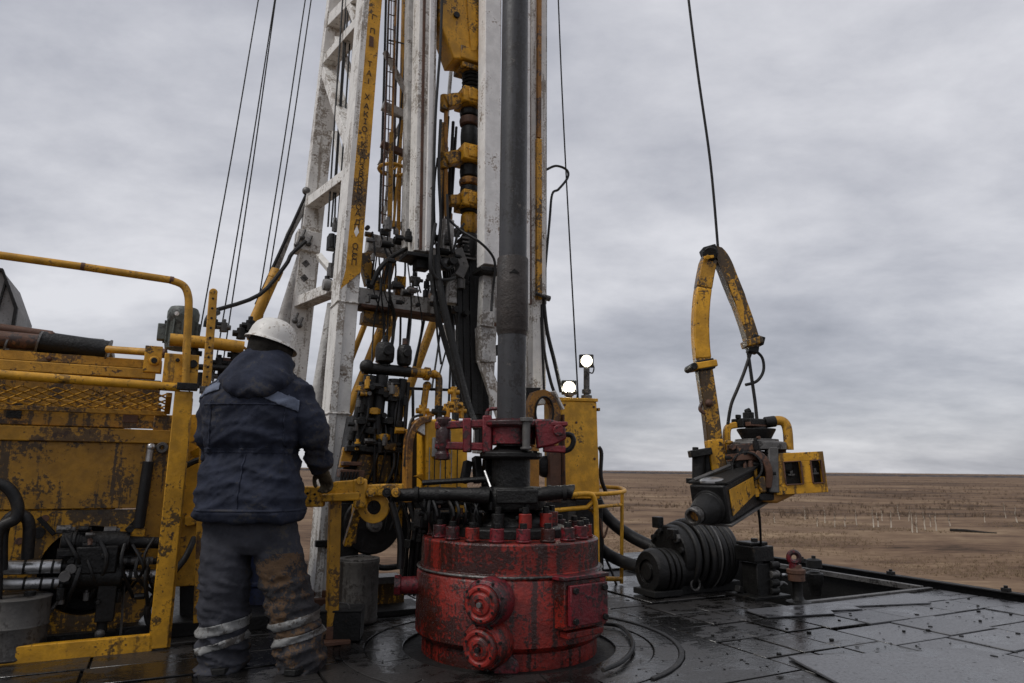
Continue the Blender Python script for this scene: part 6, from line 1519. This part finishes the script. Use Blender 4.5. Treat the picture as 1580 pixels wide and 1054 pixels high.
def conformal(src, cuts, off, name, mat, parent, pred=None):
    """a strip of cloth sewn on: SRC cut cleanly by planes (point, normal: that side goes), lifted off along the normals"""
    bm = bmesh.new(); bm.from_mesh(src)
    for co, no in cuts:
        bmesh.ops.bisect_plane(bm, geom=bm.verts[:] + bm.edges[:] + bm.faces[:], plane_co=co, plane_no=no, clear_outer=True)
    if pred: bmesh.ops.delete(bm, geom=[f for f in bm.faces if not pred(f.calc_center_median(), f.normal)], context='FACES')
    for v in bm.verts: v.co += v.normal * off
    me = bpy.data.meshes.new(name); bm.to_mesh(me); bm.free(); me.polygons.foreach_set('use_smooth', [True] * len(me.polygons)); me.update()
    o = put(name, me, mat, parent, False); s = o.modifiers.new('thick', 'SOLIDIFY'); s.thickness = off * 1.2; s.offset = -1; return o


def ring(c, a, b, rot=0.0, n=24, tilt=0.0):
    out = []
    for k in range(n):
        t = 2 * math.pi * k / n; x, y = a * math.cos(t), b * math.sin(t); ca, sa = math.cos(rot), math.sin(rot)
        e = 2.6; sx = math.copysign(abs(math.cos(t)) ** (2 / e), math.cos(t)) * a; sy = math.copysign(abs(math.sin(t)) ** (2 / e), math.sin(t)) * b
        out.append(Vec((c[0] + sx * ca - sy * sa, c[1] + sx * sa + sy * ca, c[2] + tilt * sx)))
    return out


def loft(mb, rings):
    n = len(rings[0]); vs = [p for r in rings for p in r]; fs = [tuple(range(n - 1, -1, -1)), tuple(range((len(rings) - 1) * n, len(rings) * n))]
    for i in range(len(rings) - 1):
        for k in range(n): k2 = (k + 1) % n; fs.append((i * n + k, i * n + k2, (i + 1) * n + k2, (i + 1) * n + k))
    mb._add(vs, fs)


def ridged(p, s, seed=0.0):
    return 1 - abs(mnoise.noise(Vec((p[0] * s[0] + seed, p[1] * s[1], p[2] * s[2])))) * 2


def worker():
    Y0 = 3.95
    q = lambda px, py, d=0.0: Q(px, py, Y0 + d)
    base = (q(400, 1040).x, Y0, 0)
    t = thing('person', 'worker seen from behind in navy jacket and white hard hat, gripping the yellow arm', 'person', base, 0)
    # ---- the body inside the clothes, one continuous surface
    b = MB(); pel = q(388, 800, .02); ch = q(396, 640, .04); nk = q(414, 565, .05); hd = q(420, 535, .05)
    b.tube(cat([pel, q(391, 730, .02), ch, q(405, 600, .05), nk, hd], 4), [.14] * 5 + [.13] * 4 + [.15] * 4 + [.13, .10, .08, .075] + [.06] * 4, 14)
    b.ball(q(420, 530, .05), (.080, .10, .115)); b.ball(q(424, 538, .15), (.018, .022, .022)); b.ball(q(400, 535, .05), (.014, .03, .035)); b.ball(q(440, 537, .05), (.014, .03, .035))
    b.ball(q(420, 548, .125), (.045, .03, .03)); b.ball(q(412, 530, .135), .018); b.ball(q(430, 530, .135), .018)
    lk, rk = q(350, 935, -.02), q(446, 930, .05); la, ra = q(344, 1030, .02), q(470, 1018, .0)
    b.tube(cat([q(362, 800, .02), lk, la], 5), [.10, .098, .095, .09, .08, .07, .066, .06, .055, .05, .045], 12); b.tube(cat([q(415, 800, .02), rk, ra], 5), [.10, .098, .095, .09, .08, .07, .066, .06, .055, .05, .045], 12)
    sh_r, el_r, wr_r = q(462, 615, .03), q(486, 672, .05), q(496, 722, .28)
    sh_l, el_l, wr_l = q(338, 618, .04), q(326, 690, .12), q(352, 735, .42)
    b.tube(cat([ch + Z * .09, sh_r, el_r, wr_r], 5), [.08, .075, .07, .065, .06, .058, .055, .052, .05, .048, .046, .042, .038, .034, .032, .030], 12)
    b.tube(cat([ch + Z * .09, sh_l, el_l, wr_l], 5), [.08, .075, .07, .065, .06, .058, .055, .052, .05, .048, .046, .042, .038, .034, .032, .030], 12)
    put('body', remeshed(b, .011), skin_m, t)
    # ---- trousers
    b = MB()
    loft(b, [ring(q(388, y, .02), a, d) for y, a, d in ((770, .205, .14), (815, .21, .15), (838, .205, .145), (852, .185, .12))])
    lf = [(800, 352, 0.122, 0.129, 0.02), (850, 349, 0.119, 0.129, 0), (900, 347, 0.113, 0.124, -0.01), (945, 346, 0.111, 0.115, -0.01), (985, 345, 0.110, 0.110, 0), (1020, 343, 0.106, 0.115, 0.02), (1048, 342, 0.110, 0.124, 0.02)]
    loft(b, [ring(q(x, y, d), a, c) for y, x, a, c, d in lf])
    rf = [(800, 420, 0.122, 0.129, 0.02), (850, 429, 0.121, 0.129, 0.03), (900, 441, 0.119, 0.124, 0.04), (945, 453, 0.114, 0.118, 0.04), (985, 460, 0.114, 0.115, 0.03), (1015, 465, 0.108, 0.115, 0.02), (1040, 467, 0.108, 0.120, 0.02)]
    loft(b, [ring(q(x, y, d), a, c) for y, x, a, c, d in rf])
    cr = q(388, 870).z

    def wr_t(p, n):
        k = min(1, max(0, (cr + .12 - p.z) / .2)); x = p.x; d = (p.z * 1.0 + .45 * (p.x if p.x < -1.3 else -p.x))
        a = ridged((p.x, p.y, d), (2.6, 2.6, 13), 3.1); c = ridged((p.x, p.y, p.z), (5, 5, 24), 7.7); e = mnoise.noise(p * 7)
        low = 1 + 1.0 * max(0, .35 - p.z) / .35
        return k * low * (.014 * a * abs(a) + .009 * max(0, c) ** 2 + .007 * max(0, ridged((p.x, p.y, p.z + .7 * p.x), (7, 7, 30), 11.0)) ** 3 + .004 * e) + (1 - k) * (.006 * a)
    tm = remeshed(b, .012, wr_t)
    # the right leg is caked in mud, the left is plain grey
    tr = put('trousers', tm, pants_m, t); tm.materials.append(mud_m); sx = (q(392, 900).x) - base[0]; hz = q(400, 850).z
    for p in tm.polygons:
        if p.center.x > sx + .03 * mnoise.noise(p.center * 9) + (p.center.z - hz + .3) * .05 and p.center.z < hz - .02 + .05 * mnoise.noise(p.center * 8): p.material_index = 1
    inv = FR[t]
    def band(y0, y1, left, nm, slope):
        z1, z0 = q(400, y0).z, q(400, y1).z; cx = q(345 if left else 457, 960).x - base[0]; m = (q(396, 950).x - base[0]); up = Vec((-slope, 0, 1)).normalized()
        conformal(tm, [(Vec((m, 0, 0)), Vec((1 if left else -1, 0, 0))), (Vec((cx, 0, z1)), up), (Vec((cx, 0, z0)), -up)], .005, nm, band_m, tr)
    band(958, 974, True, 'reflective_band', .22); band(986, 997, True, 'reflective_band', .3); band(951, 964, False, 'reflective_band', .25); band(977, 988, False, 'reflective_band', .25)
    # ---- jacket
    b = MB()
    prof = [(800, 386, 0.279, 0.195, 0), (788, 386, 0.290, 0.204, 0), (768, 387, 0.284, 0.199, 0), (735, 388, 0.268, 0.185, 0.01), (712, 389, 0.253, 0.171, 0.01), (698, 390, 0.249, 0.166, 0.01), (685, 390, 0.259, 0.180, 0.01), (655, 391, 0.272, 0.195, 0.01), (628, 393, 0.272, 0.195, 0.02), (606, 396, 0.256, 0.176, 0.03), (590, 400, 0.219, 0.152, 0.04), (576, 405, 0.163, 0.133, 0.05), (560, 409, 0.112, 0.114, 0.05), (545, 412, 0.093, 0.095, 0.05)]
    loft(b, [ring(q(x, y, d), a, c, -.06, 28) for y, x, a, c, d in prof])
    rs = [.115, .118, .116, .112, .107, .102, .098, .094, .09, .087, .083, .078, .074, .070, .064, .058]
    b.tube(cat([q(432, 612, .03), q(458, 618, .03), q(482, 672, .05), wr_r + Vec((.0, -.03, .015))], 5), rs, 16)
    b.tube(cat([q(368, 612, .03), q(343, 622, .04), q(330, 688, .12), wr_l], 5), rs, 16)
    wz = q(390, 697).z

    def wr_j(p, n):
        side = 1 if p.x < q(392, 650).x else -1
        d = p.z - .35 * side * (p.x - q(392, 650).x); a = ridged((p.x, p.y, d), (2.2, 2.2, 8.5), 1.3); c = ridged((p.x, p.y, p.z), (5, 5, 14), 5.2); e = mnoise.noise(p * 6)
        wst = math.exp(-((p.z - wz) / .045) ** 2); pl = mnoise.noise(Vec((p.x * 34, p.y * 34, p.z * 5)))
        hem = math.exp(-((p.z - q(388, 790).z) / .014) ** 2)
        return .018 * a * abs(a) + .009 * max(0, c) ** 2 + .006 * max(0, ridged((p.x, p.y, p.z - .8 * p.x), (6, 6, 20), 9.0)) ** 3 + .008 * e + math.exp(-((p.z - wz) / .11) ** 2) * .007 * pl + wst * (.016 * pl - .020) + hem * .006
    jm = remeshed(b, .012, wr_j); jk = put('jacket', jm, jacket_m, t)
    jx = q(398, 600).x - base[0]
    def yoke(x0, x1, ya, yb, sl):
        up = Vec((sl, 0, 1)).normalized(); xa = q(x0, 600).x - base[0]; xb = q(x1, 600).x - base[0]
        conformal(jm, [(Vec((xa, 0, 0)), Vec((-1, 0, 0))), (Vec((xb, 0, 0)), Vec((1, 0, 0))), (Vec((xa, 0, q(400, ya).z)), up), (Vec((xa, 0, q(400, yb).z)), -up)], .008, 'yoke_band', yoke_m, jk, lambda c, n: n.y < -.05 or c.y < .02)
    def seam(x, ya, yb):
        xx = q(x, 700).x - base[0]; conformal(jm, [(Vec((xx + .004, 0, 0)), Vec((1, 0, 0))), (Vec((xx - .004, 0, 0)), Vec((-1, 0, 0))), (Vec((0, 0, q(400, ya).z)), Z), (Vec((0, 0, q(400, yb).z)), -Z)], .004, 'cloth_seam', jacket_m, jk, lambda c, n: n.y < -.1)
    seam(448, 622, 690); seam(338, 622, 690); seam(394, 702, 786)
    zs = q(390, 628).z; conformal(jm, [(Vec((0, 0, zs + .004)), Z), (Vec((0, 0, zs - .004)), -Z)], .004, 'cloth_seam', jacket_m, jk, lambda c, n: n.y < -.1 and abs(c.x - jx) < .24)
    yoke(398, 470, 590, 607, .42); yoke(314, 356, 602, 617, -.24)
    zz = q(388, 785).z; conformal(jm, [(Vec((0, 0, zz + .006)), Z), (Vec((0, 0, zz - .006)), -Z)], .004, 'hem_seam', jacket_m, jk, lambda c, n: abs(c.x - jx) < .33)
    conformal(jm, [(Vec((0, 0, wz + .016)), Z), (Vec((0, 0, wz - .010)), -Z)], .004, 'waist_band', jacket_m, jk, lambda c, n: abs(c.x - jx) < .27)
    # ---- hood lying on the back
    b = MB(); hc = q(398, 584, -.10)
    loft(b, [ring(q(x, y, d), a, c, 0, 22) for y, x, a, c, d in ((615, 385, .03, .03, -.17), (609, 388, .10, .06, -.16), (600, 391, .155, .09, -.13), (588, 396, .19, .11, -.09), (574, 402, .185, .125, -.04), (560, 407, .16, .13, 0), (549, 411, .135, .125, .03), (543, 413, .11, .11, .04))])
    hm = remeshed(b, .011, lambda p, n: .014 * ridged((p.x, p.y, p.z + .5 * abs(p.x - hc.x)), (4, 4, 15), 2.2) + .006 * mnoise.noise(p * 9)); put('hood', hm, jacket_m, t)
    # ---- knitted balaclava and hard hat, tilted to the right with the head
    b = MB(); b.ball(q(418, 536, .04), (.128, .135, .13)); b.ball(q(410, 549, .02), (.125, .12, .075)); km = remeshed(b, .012, lambda p, n: .006 * ridged(p, (6, 6, 22), 4)); put('knit_hood', km, knit_m, t)
    ax = Vec((.26, .10, 1)).normalized(); c = q(419, 527, .04)
    prof = [(.142, -.005), (.140, .0), (.138, .02), (.132, .055), (.118, .088), (.095, .113), (.062, .130), (.028, .138), (.006, .139), (.006, .134), (.06, .125), (.112, .085), (.130, .03), (.136, 0), (.138, -.006)]
    b = MB(); b.lathe(c, prof, ax, 40, Vec((0, 1, 0))); sh = b.build('hard_hat', hat_m, t, 0, ang=60)
    a_, b_ = frame(ax, Vec((0, 1, 0))); m = MB(); vs = []; N = 48
    for k in range(N):
        th = 2 * math.pi * k / N; w = .012 + .045 * max(0, math.cos(th)) ** 2; d = a_ * math.cos(th) + b_ * math.sin(th); dz = -.012 - .02 * max(0, math.cos(th)) ** 2
        vs += [c + d * .137 + ax * .004, c + d * (.142 + w) + ax * dz, c + d * (.142 + w) + ax * (dz - .004), c + d * .137 - ax * .004]
    fs = []
    for k in range(N):
        i, j = k * 4, (k + 1) % N * 4
        for z in range(4): fs.append((i + z, j + z, j + (z + 1) % 4, i + (z + 1) % 4))
    m._add(vs, fs); m.build('hat_brim', hat_m, sh, 0, ang=60)
    for s in (-.045, 0, .045):
        m = MB(); pts = []
        for k in range(9):
            th = math.radians(-62 + 124 * k / 8); rr = .141; pts.append(c + a_ * (rr * math.sin(th) * .98) + b_ * s * math.cos(th) ** .5 + ax * (rr * math.cos(th) * math.sqrt(max(.1, 1 - (s / .14) ** 2)) - .001))
        m.tube(pts, .006, 6); m.build('hat_ridge', hat_m, sh, 0)
    # ---- boots
    for x, y, d, a in ((343, 1040, .02, .25), (468, 1032, .02, -.15)):
        f = q(x, y, d); b = MB(); rt = Mx.Rotation(a, 3, 'Z'); o = Vec((f.x, f.y, 0))
        for k, (yy, w, h, z) in enumerate(((-.06, .045, .05, .055), (-.01, .05, .055, .06), (.06, .053, .045, .05), (.14, .055, .04, .045), (.19, .045, .033, .038))): b.ball(o + rt @ Vec((0, yy, z)), (w, .075, h), rt)
        b.tube([o + Z * .06, o + Z * .24], .062, 14); put('boot', remeshed(b, .011), boot_m, t)
        b = MB(); poly = [o + rt @ Vec((sx_ * w, yy, .002)) for yy, w, sx_ in ((-.165, .03, -1), (-.12, .052, -1), (.05, .056, -1), (.17, .058, -1), (.245, .03, -1), (.245, .03, 1), (.17, .058, 1), (.05, .056, 1), (.12 * -1, .052, 1), (-.165, .03, 1))]
        b.prism(poly, Z * .028); b.build('boot_sole', black_dull, t, .003)
    # ---- gloved hands with separate fingers
    def hand(w, fd, nm, right, grip):
        """w wrist, fd direction of the back of the hand, grip: fingers curl over a bar at grip"""
        b = MB(); fd = fd.normalized(); side = fd.cross(Z).normalized(); dn = side.cross(fd).normalized() * -1
        if dn.z > 0: dn = -dn
        pc = w + fd * .065; b.tube([w - fd * .05, w, w + fd * .03], [.044, .040, .038], 12)
        b.ball(pc, (.045, .055, .022), Mx((side, fd, -dn)).transposed()); b.ball(pc - fd * .02, (.042, .045, .026), Mx((side, fd, -dn)).transposed())
        for k, (o, ln) in enumerate(((-.034, .072), (-.012, .082), (.011, .078), (.032, .062))):
            s = pc + fd * .042 + side * o; k1 = s + fd * ln * .42 + dn * ln * .12; k2 = k1 + fd * ln * .10 + dn * ln * .42; k3 = k2 - fd * ln * .22 + dn * ln * .25
            b.tube(cat([s - fd * .02, s, k1, k2, k3], 3), [.0115] * 9 + [.0105, .0102, .010, .008], 10)
        sg = -1 if right else 1; s = pc - fd * .03 + side * sg * .036; b.tube(cat([s, s + side * sg * .022 + fd * .03 + dn * .01, s + side * sg * .020 + fd * .055 + dn * .035, s + side * sg * .006 + fd * .07 + dn * .05], 3), [.016, .015, .0145, .014, .0135, .013, .0125, .012, .011, .009], 10)
        put(nm, remeshed(b, .0055, lambda p, n: .0015 * ridged(p, (30, 30, 40), 3), 1), glove_m, t)
    hand(wr_r + Vec((.0, .0, -.005)), Vec((.10, .50, -.55)), 'glove', True, None)
    hand(wr_l + Vec((0, .02, 0)), Vec((.2, .8, -.3)), 'glove', False, None)


worker()
